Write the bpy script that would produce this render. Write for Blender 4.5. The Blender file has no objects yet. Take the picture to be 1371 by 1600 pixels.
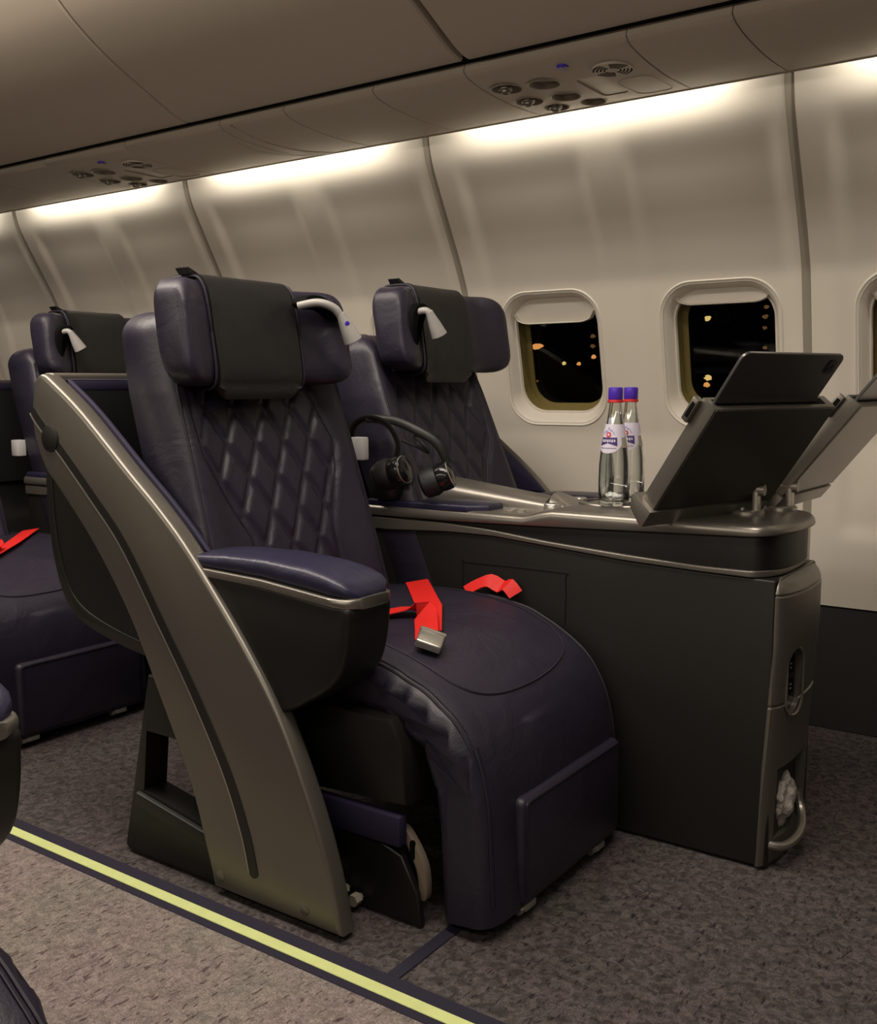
import bpy, bmesh, math, random
from mathutils import Vector, Matrix, noise
random.seed(7)
V = Vector
PI = math.pi
SC = bpy.context.scene
COL = SC.collection

# ------------------------------------------------------------------ camera
XA = V((0.81800847, -0.06803095, 0.57116891))
YA = V((0.57519248, 0.10359741, -0.81143157))
ZA = V((-0.00396916, 0.99228996, 0.12387445))
cam_d = bpy.data.cameras.new('camera')
cam = bpy.data.objects.new('camera', cam_d); COL.objects.link(cam)
cam_d.sensor_fit = 'VERTICAL'; cam_d.sensor_height = 36.0; cam_d.sensor_width = 36.0
cam_d.lens = 36.0 * 1570 / 1600
cam_d.clip_start = 0.02; cam_d.clip_end = 200
M4 = Matrix.Identity(4)
for i, r in enumerate((XA, YA, ZA)):
    for j in range(3): M4[i][j] = r[j]
M4[0][3], M4[1][3], M4[2][3] = 0, 0, 0.91
cam.matrix_world = M4
SC.camera = cam

# ------------------------------------------------------------------ world, light, exposure
SC.view_settings.view_transform = 'Standard'
SC.view_settings.look = 'None'
SC.view_settings.gamma = 1.0
SC.view_settings.use_curve_mapping = False
SC.view_settings.exposure = 0.06
W = bpy.data.worlds.new('night'); SC.world = W; W.use_nodes = True
W.node_tree.nodes['Background'].inputs[0].default_value = (0.012, 0.011, 0.009, 1)
W.node_tree.nodes['Background'].inputs[1].default_value = 0.5

def area(name, loc, direction, sx, sy, watts, col, spread=180, xaxis=(1, 0, 0)):
    d = bpy.data.lights.new(name, 'AREA'); d.shape = 'RECTANGLE'
    d.size = sx; d.size_y = sy; d.energy = watts; d.color = col; d.spread = math.radians(spread)
    o = bpy.data.objects.new(name, d); COL.objects.link(o)
    z = -V(direction).normalized(); x = V(xaxis); y = z.cross(x).normalized(); x = y.cross(z)
    m = Matrix.Identity(4)
    for i in range(3):
        m[i][0], m[i][1], m[i][2], m[i][3] = x[i], y[i], z[i], loc[i]
    o.matrix_world = m
    return o

WARM = (1.0, 0.895, 0.775)
CREAM = (1.0, 0.94, 0.81)
SEAMS = [0.299, -0.717, -1.733, -2.749, -3.765, -4.781]
# wash lamps hidden in the cove above the sidewall, one tube per wall panel
for s in SEAMS:
    area('cove_lamp', (s + 0.508, 2.330, 1.660), (0, 0.50, -1), 0.74, 0.03, 2.6, CREAM, 180)
# unseen fill light added for the camera-side wash, and the dimmed ceiling lamps
area('left_fill', (-1.2, -0.45, 1.60), (0, 0.75, -0.55), 4.6, 0.10, 18, WARM, 180)
area('ceiling_lamp', (-1.7, 0.98, 2.17), (0, 0.05, -1), 3.7, 0.50, 66, WARM, 180)

# ------------------------------------------------------------------ materials
def nodes(name):
    m = bpy.data.materials.new(name); m.use_nodes = True
    nt = m.node_tree; b = nt.nodes['Principled BSDF']
    return m, nt, b

def mat(name, col, rough=0.5, metal=0.0, bump=0.0, bscale=60, spec=None, var=0.0, vscale=8, coat=0.0, bdist=0.002):
    m, nt, b = nodes(name)
    b.inputs['Base Color'].default_value = (*col, 1)
    b.inputs['Roughness'].default_value = rough
    b.inputs['Metallic'].default_value = metal
    if spec is not None: b.inputs['Specular IOR Level'].default_value = spec
    if coat: b.inputs['Coat Weight'].default_value = coat
    tc = nt.nodes.new('ShaderNodeTexCoord')
    if bump:
        n = nt.nodes.new('ShaderNodeTexNoise'); n.inputs['Scale'].default_value = bscale; n.inputs['Detail'].default_value = 6
        bp = nt.nodes.new('ShaderNodeBump'); bp.inputs['Strength'].default_value = bump; bp.inputs['Distance'].default_value = bdist
        nt.links.new(tc.outputs['Object'], n.inputs['Vector'])
        nt.links.new(n.outputs['Fac'], bp.inputs['Height']); nt.links.new(bp.outputs['Normal'], b.inputs['Normal'])
    if var:
        n = nt.nodes.new('ShaderNodeTexNoise'); n.inputs['Scale'].default_value = vscale; n.inputs['Detail'].default_value = 4
        mx = nt.nodes.new('ShaderNodeMix'); mx.data_type = 'RGBA'
        mx.inputs[6].default_value = (*[c * (1 - var) for c in col], 1); mx.inputs[7].default_value = (*[min(1, c * (1 + var)) for c in col], 1)
        nt.links.new(tc.outputs['Object'], n.inputs['Vector']); nt.links.new(n.outputs['Fac'], mx.inputs[0])
        nt.links.new(mx.outputs[2], b.inputs['Base Color'])
    return m

def leather(name, col, rough=0.42):
    m, nt, b = nodes(name)
    b.inputs['Base Color'].default_value = (*col, 1); b.inputs['Roughness'].default_value = rough
    b.inputs['Specular IOR Level'].default_value = 0.5
    tc = nt.nodes.new('ShaderNodeTexCoord')
    v = nt.nodes.new('ShaderNodeTexVoronoi'); v.inputs['Scale'].default_value = 420
    n = nt.nodes.new('ShaderNodeTexNoise'); n.inputs['Scale'].default_value = 9; n.inputs['Detail'].default_value = 5; n.inputs['Distortion'].default_value = 1.2
    b1 = nt.nodes.new('ShaderNodeBump'); b1.inputs['Strength'].default_value = 0.25; b1.inputs['Distance'].default_value = 0.0006
    b2 = nt.nodes.new('ShaderNodeBump'); b2.inputs['Strength'].default_value = 0.55; b2.inputs['Distance'].default_value = 0.007
    nt.links.new(tc.outputs['Object'], v.inputs['Vector']); nt.links.new(tc.outputs['Object'], n.inputs['Vector'])
    nt.links.new(n.outputs['Fac'], b2.inputs['Height']); nt.links.new(v.outputs['Distance'], b1.inputs['Height'])
    nt.links.new(b2.outputs['Normal'], b1.inputs['Normal']); nt.links.new(b1.outputs['Normal'], b.inputs['Normal'])
    r = nt.nodes.new('ShaderNodeMapRange'); r.inputs[3].default_value = rough - 0.07; r.inputs[4].default_value = rough + 0.10
    nt.links.new(n.outputs['Fac'], r.inputs[0]); nt.links.new(r.outputs[0], b.inputs['Roughness'])
    return m

LEATHER = leather('navy_leather', (0.0190, 0.0148, 0.0290), 0.42)
LEATHER2 = leather('arm_leather', (0.020, 0.018, 0.044), 0.36)
SEAMM = mat('seam_thread', (0.014, 0.009, 0.019), 0.6)
CLOTH = mat('charcoal_cloth', (0.0085, 0.0078, 0.0080), 0.55, bump=0.3, bscale=24, bdist=0.006)
SILVER = mat('silver_paint', (0.27, 0.25, 0.22), 0.33, 0.75, bump=0.05, bscale=900, bdist=0.0003)
SILVERD = mat('warm_grey_paint', (0.19, 0.175, 0.15), 0.36, 0.7, bump=0.05, bscale=900, bdist=0.0003)
SILVERL = mat('light_alloy', (0.55, 0.53, 0.48), 0.28, 0.8)
CHAR = mat('charcoal_plastic', (0.0065, 0.0058, 0.0050), 0.46, bump=0.15, bscale=700, bdist=0.0004)
CHAR2 = mat('console_plastic', (0.0078, 0.0070, 0.0057), 0.47, bump=0.15, bscale=700, bdist=0.0004)
BLACK = mat('black_gap', (0.003, 0.003, 0.003), 0.8, spec=0.1)
GLOSS = mat('gloss_black', (0.008, 0.008, 0.009), 0.16)
LINING = mat('navy_lining', (0.010, 0.006, 0.030), 0.7, bump=0.2, bscale=300)
DARKLIN = mat('dark_lining', (0.004, 0.0035, 0.006), 0.9)
WALLM = mat('cabin_wall_plastic', (0.68, 0.62, 0.535), 0.42, bump=0.08, bscale=500, bdist=0.0004)
BINM = mat('bin_plastic', (0.46, 0.395, 0.32), 0.48, bump=0.08, bscale=400, bdist=0.0004)
PSUM = mat('service_panel_plastic', (0.46, 0.40, 0.325), 0.45)
WELLM = mat('lamp_well', (0.22, 0.19, 0.15), 0.35, 0.3)
SEAMW = mat('wall_joint', (0.36, 0.32, 0.26), 0.45, 0.2)
WHITE = mat('white_plastic', (0.37, 0.36, 0.34), 0.35)
SHADE = mat('blind_plastic', (0.62, 0.57, 0.49), 0.4)
OLIVE = mat('window_sleeve', (0.20, 0.155, 0.045), 0.55)
DADO = mat('dado_fabric', (0.019, 0.017, 0.0165), 0.85, bump=0.3, bscale=500)
RED = mat('red_webbing', (0.72, 0.012, 0.008), 0.6, bump=0.5, bscale=260, bdist=0.0006)
PURPLE = mat('purple_cap', (0.075, 0.028, 0.42), 0.3)
BLUE = mat('blue_dot', (0.06, 0.03, 0.45), 0.3)
REDCAP = mat('red_ring', (0.55, 0.02, 0.02), 0.35)
LABEL = mat('label_paper', (0.60, 0.56, 0.66), 0.5)
LABELN = mat('label_navy', (0.045, 0.02, 0.14), 0.45)
BEIGE = mat('beige_bracket', (0.19, 0.155, 0.115), 0.5, 0.2)
NAVYTRIM = mat('navy_edging', (0.010, 0.007, 0.022), 0.85, bump=0.6, bscale=500)
GLOWSTRIP = mat('luminescent_strip', (0.58, 0.64, 0.26), 0.55, var=0.12, vscale=30)
CARD = mat('white_card', (0.55, 0.55, 0.54), 0.5)
PLBAG = mat('clear_bag', (0.42, 0.38, 0.35), 0.22, bump=1.0, bscale=70, bdist=0.01)
TABG = mat('tablet_shell', (0.10, 0.095, 0.095), 0.25, 0.6)
COVER = mat('holder_cover', (0.026, 0.022, 0.019), 0.45)
SIGN = mat('sign_plastic', (0.40, 0.35, 0.27), 0.3, 0.0)

def glassmat(name, col=(1, 1, 1), ior=1.45, rough=0.0):
    m, nt, b = nodes(name)
    b.inputs['Base Color'].default_value = (*col, 1); b.inputs['Roughness'].default_value = rough
    b.inputs['Transmission Weight'].default_value = 1.0; b.inputs['IOR'].default_value = ior
    return m
GLASS = glassmat('bottle_glass', (0.97, 0.99, 0.98), 1.48)
WATER = glassmat('mineral_water', (0.98, 1, 1), 1.33)

def panemat():
    m = bpy.data.materials.new('window_pane'); m.use_nodes = True; nt = m.node_tree; nt.nodes.clear()
    o = nt.nodes.new('ShaderNodeOutputMaterial'); t = nt.nodes.new('ShaderNodeBsdfTransparent'); g = nt.nodes.new('ShaderNodeBsdfGlossy')
    t.inputs[0].default_value = (0.85, 0.85, 0.82, 1); g.inputs['Roughness'].default_value = 0.02; g.inputs[0].default_value = (0.6, 0.6, 0.6, 1)
    f = nt.nodes.new('ShaderNodeFresnel'); f.inputs[0].default_value = 1.35
    mx = nt.nodes.new('ShaderNodeMixShader')
    nt.links.new(f.outputs[0], mx.inputs[0]); nt.links.new(t.outputs[0], mx.inputs[1]); nt.links.new(g.outputs[0], mx.inputs[2]); nt.links.new(mx.outputs[0], o.inputs[0])
    return m
PANE = panemat()

def emit(name, col, s):
    m, nt, b = nodes(name)
    b.inputs['Base Color'].default_value = (0, 0, 0, 1)
    b.inputs['Emission Color'].default_value = (*col, 1); b.inputs['Emission Strength'].default_value = s
    return m

def carpet(name, dark, light, dashc):
    m, nt, b = nodes(name)
    tc = nt.nodes.new('ShaderNodeTexCoord')
    def ns(scale, det, dist=0.0, sc=None):
        n = nt.nodes.new('ShaderNodeTexNoise'); n.inputs['Scale'].default_value = scale; n.inputs['Detail'].default_value = det; n.inputs['Distortion'].default_value = dist
        if sc:
            mp = nt.nodes.new('ShaderNodeMapping'); mp.inputs['Scale'].default_value = sc
            nt.links.new(tc.outputs['Object'], mp.inputs[0]); nt.links.new(mp.outputs[0], n.inputs['Vector'])
        else: nt.links.new(tc.outputs['Object'], n.inputs['Vector'])
        return n
    a = ns(62, 4, 1.0); fine = ns(330, 2); dash = ns(95, 2, 0, (1.5, 0.45, 1)); big = ns(5, 3)
    r = nt.nodes.new('ShaderNodeValToRGB'); e = r.color_ramp.elements
    e[0].position = 0.36; e[0].color = (*dark, 1); e[1].position = 0.66; e[1].color = (*light, 1)
    nt.links.new(a.outputs['Fac'], r.inputs[0])
    r2 = nt.nodes.new('ShaderNodeValToRGB'); e = r2.color_ramp.elements
    e[0].position = 0.32; e[0].color = (*dashc, 1); e[1].position = 0.40; e[1].color = (1, 1, 1, 1)
    nt.links.new(dash.outputs['Fac'], r2.inputs[0])
    mul = nt.nodes.new('ShaderNodeMix'); mul.data_type = 'RGBA'; mul.blend_type = 'MULTIPLY'; mul.inputs[0].default_value = 1
    nt.links.new(r.outputs[0], mul.inputs[6]); nt.links.new(r2.outputs[0], mul.inputs[7])
    r3 = nt.nodes.new('ShaderNodeMapRange'); r3.inputs[1].default_value = 0.3; r3.inputs[2].default_value = 0.7; r3.inputs[3].default_value = 0.7; r3.inputs[4].default_value = 1.35
    nt.links.new(fine.outputs['Fac'], r3.inputs[0])
    mul2 = nt.nodes.new('ShaderNodeMix'); mul2.data_type = 'RGBA'; mul2.blend_type = 'MULTIPLY'; mul2.inputs[0].default_value = 1
    nt.links.new(mul.outputs[2], mul2.inputs[6]); nt.links.new(r3.outputs[0], mul2.inputs[7])
    hue = nt.nodes.new('ShaderNodeValToRGB'); e = hue.color_ramp.elements
    e[0].position = 0.38; e[0].color = (0.97, 1.0, 0.98, 1); e[1].position = 0.62; e[1].color = (1.035, 0.98, 1.01, 1)
    nt.links.new(big.outputs['Fac'], hue.inputs[0])
    mul3 = nt.nodes.new('ShaderNodeMix'); mul3.data_type = 'RGBA'; mul3.blend_type = 'MULTIPLY'; mul3.inputs[0].default_value = 1
    nt.links.new(mul2.outputs[2], mul3.inputs[6]); nt.links.new(hue.outputs[0], mul3.inputs[7])
    nt.links.new(mul3.outputs[2], b.inputs['Base Color'])
    b.inputs['Roughness'].default_value = 0.95; b.inputs['Specular IOR Level'].default_value = 0.15
    bp = nt.nodes.new('ShaderNodeBump'); bp.inputs['Strength'].default_value = 0.8; bp.inputs['Distance'].default_value = 0.004
    nt.links.new(fine.outputs['Fac'], bp.inputs['Height']); nt.links.new(bp.outputs['Normal'], b.inputs['Normal'])
    return m
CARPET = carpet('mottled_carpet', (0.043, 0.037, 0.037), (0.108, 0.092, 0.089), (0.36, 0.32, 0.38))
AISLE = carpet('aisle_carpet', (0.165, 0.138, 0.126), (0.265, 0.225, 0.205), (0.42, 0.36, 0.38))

# ------------------------------------------------------------------ helpers
def new(): return bmesh.new()

def obj(name, bm, material, parent=None, kind=None, sharp=35, smooth=True):
    """link a bmesh (in world coordinates) as one mesh object; parents are Empties or parts sharing their root's origin"""
    bmesh.ops.recalc_face_normals(bm, faces=bm.faces[:])
    root = parent
    while root is not None and root.parent is not None: root = root.parent
    if root is not None:
        bmesh.ops.transform(bm, matrix=root.matrix_basis.inverted(), verts=bm.verts[:])
    me = bpy.data.meshes.new(name); bm.to_mesh(me); bm.free()
    me.materials.append(material)
    if smooth:
        for p in me.polygons: p.use_smooth = True
        me.set_sharp_from_angle(angle=math.radians(sharp))
    o = bpy.data.objects.new(name, me); COL.objects.link(o)
    if parent is not None: o.parent = parent
    if kind: o['kind'] = kind
    return o

def tag(o, label, cat, group=None):
    o['label'] = label; o['category'] = cat
    if group: o['group'] = group
    return o

def thing(name, loc, label, cat, group=None):
    o = bpy.data.objects.new(name, None); COL.objects.link(o)
    o.empty_display_size = 0.05
    o.location = loc; o.matrix_basis = Matrix.Translation(V(loc))
    return tag(o, label, cat, group)

def structroot(name, loc):
    o = bpy.data.objects.new(name, None); COL.objects.link(o); o.empty_display_size = 0.05
    o.location = loc; o.matrix_basis = Matrix.Translation(V(loc)); o['kind'] = 'structure'
    return o

def join(bm, other):
    me = bpy.data.meshes.new('tmp'); other.to_mesh(me); other.free(); bm.from_mesh(me); bpy.data.meshes.remove(me)
    return bm

def bx(x0, x1, y0, y1, z0, z1, r=0.0, seg=3):
    bm = new(); bmesh.ops.create_cube(bm, size=1)
    for v in bm.verts:
        v.co = V(((x0 + x1) / 2 + v.co.x * (x1 - x0), (y0 + y1) / 2 + v.co.y * (y1 - y0), (z0 + z1) / 2 + v.co.z * (z1 - z0)))
    if r: bmesh.ops.bevel(bm, geom=bm.edges[:], offset=r, segments=seg, profile=0.5, affect='EDGES')
    return bm

def loft(secs, cap=True, closed=True):
    bm = new(); rings = [[bm.verts.new(p) for p in s] for s in secs]
    n = len(secs[0])
    for a, b in zip(rings, rings[1:]):
        for i in range(n if closed else n - 1):
            j = (i + 1) % n
            try: bm.faces.new((a[i], a[j], b[j], b[i]))
            except ValueError: pass
    if cap and closed:
        for r in (rings[0], rings[-1]):
            try: bm.faces.new(r)
            except ValueError: pass
    return bm

def prism(pts, axis, a, b, r=0.0, seg=3):
    """outline in the plane across `axis` ('Y': pts are (x,z); 'Z': (x,y); 'X': (y,z)), extruded from a to b, rim edges rounded by r"""
    def P(p, t):
        if axis == 'Y': return V((p[0], t, p[1]))
        if axis == 'Z': return V((p[0], p[1], t))
        return V((t, p[0], p[1]))
    bm = new(); A = [bm.verts.new(P(p, a)) for p in pts]; B = [bm.verts.new(P(p, b)) for p in pts]
    n = len(pts); fa = bm.faces.new(A); fb = bm.faces.new(B)
    for i in range(n): bm.faces.new((A[i], A[(i + 1) % n], B[(i + 1) % n], B[i]))
    bmesh.ops.recalc_face_normals(bm, faces=bm.faces[:])
    if r:
        es = list({e for f in (fa, fb) for e in f.edges})
        bmesh.ops.bevel(bm, geom=es, offset=r, segments=seg, profile=0.5, affect='EDGES')
    return bm

def spline(pts, n=8, closed=False):
    """Catmull-Rom through 2-D or 3-D points"""
    P = [V(p) for p in pts]; out = []; m = len(P)
    rng = range(m if closed else m - 1)
    for i in rng:
        if closed: p0, p1, p2, p3 = P[i - 1], P[i], P[(i + 1) % m], P[(i + 2) % m]
        else: p0, p1, p2, p3 = P[max(i - 1, 0)], P[i], P[i + 1], P[min(i + 2, m - 1)]
        for k in range(n):
            t = k / n
            out.append(0.5 * ((2 * p1) + (p2 - p0) * t + (2 * p0 - 5 * p1 + 4 * p2 - p3) * t * t + (3 * p1 - p0 - 3 * p2 + p3) * t ** 3))
    if not closed: out.append(P[-1].copy())
    return out

def tube(path, r, n=8, flat=None, cap=True):
    P = [V(p) for p in path]; secs = []
    up = V((0, 0, 1))
    for i, p in enumerate(P):
        t = (P[min(i + 1, len(P) - 1)] - P[max(i - 1, 0)]).normalized()
        if i == 0:
            u = t.cross(up)
            if u.length < 0.1: u = t.cross(V((1, 0, 0)))
            u.normalize()
        else:
            u = (u - t * u.dot(t)).normalized()
        w = t.cross(u)
        rr = r(i / (len(P) - 1)) if callable(r) else r
        a, b = (rr, rr) if flat is None else (rr, flat)
        secs.append([p + u * a * math.cos(2 * PI * k / n) + w * b * math.sin(2 * PI * k / n) for k in range(n)])
    return loft(secs, cap)

def ribbon(path, side, w, t):
    """flat strap: path of points, side vectors (one or many), width, thickness"""
    P = [V(p) for p in path]; secs = []
    for i, p in enumerate(P):
        tt = (P[min(i + 1, len(P) - 1)] - P[max(i - 1, 0)]).normalized()
        s = V(side[i] if isinstance(side, list) else side); s = (s - tt * s.dot(tt)).normalized()
        nn = tt.cross(s)
        secs.append([p + s * w / 2 + nn * t / 2, p - s * w / 2 + nn * t / 2, p - s * w / 2 - nn * t / 2, p + s * w / 2 - nn * t / 2])
    return loft(secs)

def lathe(prof, c=(0, 0, 0), n=32, axis='Z', cap=True):
    secs = []
    for r, h in prof:
        ring = []
        for k in range(n):
            a = 2 * PI * k / n; x, y = r * math.cos(a), r * math.sin(a)
            if axis == 'Z': q = V((x, y, h))
            elif axis == 'Y': q = V((x, h, y))
            else: q = V((h, x, y))
            ring.append(q + V(c))
        secs.append(ring)
    return loft(secs, cap)

def rrect(w, h, r, n=6):
    """rounded rectangle outline centred at 0"""
    out = []
    for cx, cy, a0 in ((w / 2 - r, h / 2 - r, 0), (-w / 2 + r, h / 2 - r, 90), (-w / 2 + r, -h / 2 + r, 180), (w / 2 - r, -h / 2 + r, 270)):
        for k in range(n + 1):
            a = math.radians(a0 + 90 * k / n); out.append((cx + r * math.cos(a), cy + r * math.sin(a)))
    return out

def xf(bm, m):
    bmesh.ops.transform(bm, matrix=m, verts=bm.verts[:]); return bm

def interp(x, pts):
    if x <= pts[0][0]: return pts[0][1]
    for a, b in zip(pts, pts[1:]):
        if x <= b[0]: return a[1] + (b[1] - a[1]) * (x - a[0]) / (b[0] - a[0])
    return pts[-1][1]

def sstep(a, b, x):
    t = max(0, min(1, (x - a) / (b - a))); return t * t * (3 - 2 * t)

def cut(o, cutters):
    """boolean difference, applied to the mesh data; cutters removed"""
    for c in cutters:
        m = o.modifiers.new('b', 'BOOLEAN'); m.operation = 'DIFFERENCE'; m.solver = 'EXACT'; m.object = c
    bpy.context.view_layer.update()
    dg = bpy.context.evaluated_depsgraph_get()
    me = bpy.data.meshes.new_from_object(o.evaluated_get(dg))
    o.modifiers.clear(); o.data = me
    for p in me.polygons: p.use_smooth = True
    me.set_sharp_from_angle(angle=math.radians(35))
    for c in cutters: bpy.data.objects.remove(c)

def copy_tree(o, parent=None):
    c = o.copy(); COL.objects.link(c); c.parent = parent
    for ch in list(o.children): copy_tree(ch, c)
    return c

# ------------------------------------------------------------------ the cabin shell
def wallY(z):
    return interp(z, [(-0.01, 2.706), (0.34, 2.706), (0.60, 2.705), (0.77, 2.698), (1.22, 2.600), (1.30, 2.556), (1.40, 2.500), (1.50, 2.443), (1.60, 2.392), (1.66, 2.405), (1.80, 2.41)])
def sstep(a, b, x):
    t = max(0, min(1, (x - a) / (b - a))); return t * t * (3 - 2 * t)
def wallYs(z):
    k = 0.075 * sstep(1.14, 1.26, z) if z > 1 else 0.06 * sstep(0.76, 0.68, z) * sstep(0.36, 0.44, z)
    return sum(wallY(z + d * k) for d in (-1, -0.66, -0.33, 0, 0.33, 0.66, 1)) / 7 if k > 0 else wallY(z)
def recess(xl, z):
    """moulded bays around each window; xl = distance forward of the panel joint"""
    d = 0
    for c in (0.278, 0.786):
        ex = sstep(0.215, 0.165, abs(xl - c)); 
        ez = sstep(0.50, 0.56, z) * (1 - sstep(1.44, 1.56, z))
        d = max(d, ex * ez)
    return 0.010 * d
floorb = bx(-6.2, 1.6, -0.9, 2.75, -0.05, 0.0)
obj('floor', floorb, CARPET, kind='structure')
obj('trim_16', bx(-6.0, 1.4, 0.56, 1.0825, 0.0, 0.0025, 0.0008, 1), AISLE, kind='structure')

zs = [0.335 + i * (1.75 - 0.335) / 84 for i in range(85)]
wallb = new()
for s in SEAMS:
    nx = 84; x0, x1 = s + 0.011, s + 1.016 - 0.011
    F = []
    for i in range(nx + 1):
        x = x0 + (x1 - x0) * i / nx
        F.append([V((x, wallYs(z) + recess(x - s, z), z)) for z in zs] + [V((x, wallYs(z) + 0.04, z)) for z in reversed(zs)])
    join(wallb, loft(F))
wall = obj('wall_right', wallb, WALLM, kind='structure', sharp=40)
TILT = math.atan2(0.098, 0.45)
WINX = [-0.717 + 0.786 - 1.016 * k for k in (0, 1, 2, 3)] + [-0.717 + 0.278 - 1.016 * k for k in (0, 1, 2, 3)]
WINX = sorted([x for x in WINX if x < 0.2], reverse=True)
def winM(x): return Matrix.Translation(V((x, 2.650 + 0.013, 0.99))) @ Matrix.Rotation(-TILT, 4, 'X') @ Matrix.Rotation(-PI / 2, 4, 'X')
# local window frame: x along the cabin, y down -> flipped below, z outward
def winMat(x):
    m = Matrix.Identity(4)
    ex = V((1, 0, 0)); ez = V((0, -0.098, 0.45)).normalized(); ey = V((0, 1, 0)); ey = ex.cross(ez) * -1
    # columns: local X = along, local Y = up the wall, local Z = outward
    for i in range(3): m[i][0], m[i][1], m[i][2] = ex[i], ez[i], ey[i]
    m[0][3], m[1][3], m[2][3] = x, 2.650 + 0.013, 0.99
    return m
cutters = []
for x in WINX:
    b = prism(rrect(0.315, 0.385, 0.085), 'Z', -0.1, 0.1); xf(b, winMat(x)); cutters.append(obj('cutter', b, WALLM))
cut(wall, cutters)

for k, x in enumerate(WINX):
    root = structroot('window_%d' % (k + 1), winMat(x).translation)
    M = winMat(x)
    def ring(w, h, r, z): return [M @ V((p[0], p[1], z)) for p in rrect(w, h, r, 10)]
    def rg(spec): return loft([ring(*s) for s in spec], cap=False)
    b = rg([(0.338, 0.408, 0.095, 0.004), (0.336, 0.406, 0.094, -0.003), (0.330, 0.400, 0.092, -0.006), (0.322, 0.392, 0.09, -0.004), (0.300, 0.368, 0.085, 0.010),
            (0.285, 0.350, 0.080, 0.030), (0.280, 0.345, 0.078, 0.034), (0.272, 0.337, 0.076, 0.034), (0.268, 0.333, 0.074, 0.042), (0.30, 0.36, 0.075, 0.050), (0.338, 0.408, 0.095, 0.012), (0.338, 0.408, 0.095, 0.004)])
    obj('window_frame', b, WALLM, root)
    b = rg([(0.276, 0.340, 0.076, 0.044), (0.276, 0.340, 0.076, 0.090), (0.246, 0.310, 0.07, 0.092), (0.246, 0.310, 0.07, 0.098), (0.33, 0.39, 0.07, 0.10), (0.33, 0.39, 0.07, 0.05)])
    obj('sleeve', b, OLIVE, root)
    b = loft([ring(0.29, 0.35, 0.07, 0.094), ring(0.29, 0.35, 0.07, 0.097)])
    obj('pane', b, PANE, root)
    drop = {1: 0.062, 2: 0.040, 3: 0.072}.get(k, 0.065)
    # the blind, pulled a little way down, with a curved grip lip
    ytop = 0.172; secs = []
    for i in range(25):
        u = -0.131 + 0.262 * i / 24; e = abs(u) / 0.131
        bow = 0.028 * (1 - math.sqrt(max(0, 1 - max(0, (e - 0.62) / 0.38) ** 2)))
        yb = ytop - drop + bow
        tp = ytop - 0.060 * (1 - math.sqrt(max(0, 1 - max(0, (e - 0.45) / 0.60) ** 2)))
        tp = max(tp, yb + 0.006)
        secs.append([M @ V((u, yb, 0.026)), M @ V((u, yb + 0.003, 0.018)), M @ V((u, yb + 0.005, 0.020)), M @ V((u, yb + 0.0055, 0.030)), M @ V((u, tp, 0.036)), M @ V((u, tp, 0.042)), M @ V((u, yb, 0.042))])
    obj('blind', loft(secs), SHADE, root)

# joint strips between the wall panels
for i, s in enumerate(SEAMS[:-1]):
    F = []
    for z in zs:
        y = wallYs(z); F.append([V((s - 0.0125, y + 0.006, z)), V((s - 0.010, y - 0.002, z)), V((s + 0.008, y + 0.004, z)), V((s + 0.0125, y + 0.006, z)), V((s + 0.0125, y + 0.03, z)), V((s - 0.0125, y + 0.03, z))])
    obj('trim_%d' % (i + 1), loft(F), SEAMW, kind='structure')
obj('baseboard_right', bx(-6.2, 1.6, 2.712, 2.76, 0.0, 0.345, 0.003), DADO, kind='structure')

# left side of the cabin, behind and beside the camera (closes the tube, catches and bounces the light)
F = []
for x in (-6.2, 1.6):
    F.append([V((x, 1.86 - wallY(z), z)) for z in zs] + [V((x, 1.86 - wallY(z) - 0.03, z)) for z in reversed(zs)])
obj('wall_left', loft(F), WALLM, kind='structure')
obj('baseboard_left', bx(-6.2, 1.6, -0.90, -0.855, 0.0, 0.335), DADO, kind='structure')
cl = [(-0.95, 1.74), (-0.3, 1.84), (0.0, 1.86), (0.30, 1.95), (0.42, 2.10), (0.45, 2.2), (1.41, 2.2), (1.43, 2.05), (1.46, 2.3), (1.41, 2.3), (0.40, 2.3), (-0.95, 1.9)]
ceil = bx(-6.2, 1.6, -0.95, 2.80, 2.20, 2.26)
obj('ceiling', ceil, BINM, kind='structure')

# overhead bins: curved fronts above the service panels
binp = [(1.962, 1.640), (1.950, 1.630), (1.90, 1.640), (1.80, 1.685), (1.70, 1.733), (1.615, 1.787), (1.555, 1.838), (1.50, 1.90), (1.46, 1.98), (1.44, 2.07), (1.43, 2.19)]
binc = [(p.x, p.y) for p in spline([V((a, b)) for a, b in binp], 5)]
binb = [(a + 0.02 if i else a, b + 0.03) for i, (a, b) in enumerate(binc)]
BINX = [0.85, -0.32, -1.298, -2.21, -3.20, -4.20, -5.20]
BLAB = ['closed beige overhead bin nearest the front, right of the wide black gap', 'closed beige overhead bin right of the wide black gap, above the nearest service panel',
        'closed beige overhead bin between the two bin joints, above the near seats', 'closed beige overhead bin left of the thin joint, in the top left corner',
        'closed beige overhead bin above the rear window seat', 'closed beige overhead bin at the far rear of the row']
for i in range(6):
    xa, xb = BINX[i + 1], BINX[i]
    ga, gb = (0.008 if i == 1 else 0.003), (0.008 if i == 2 else 0.003)
    secs = []
    for x, ins in ((xa + ga, 0.006), (xa + ga + 0.004, 0.0), (xb - gb - 0.004, 0.0), (xb - gb, 0.006)):
        secs.append([V((x, y - ins * 0.2, z + ins)) for y, z in binc] + [V((x, y + 0.03, z + 0.045)) for y, z in reversed(binc)])
    t = tag(obj('overhead_bin', loft(secs), BINM, sharp=30), BLAB[i], 'overhead bin', 'overhead bins along the window side')
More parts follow.
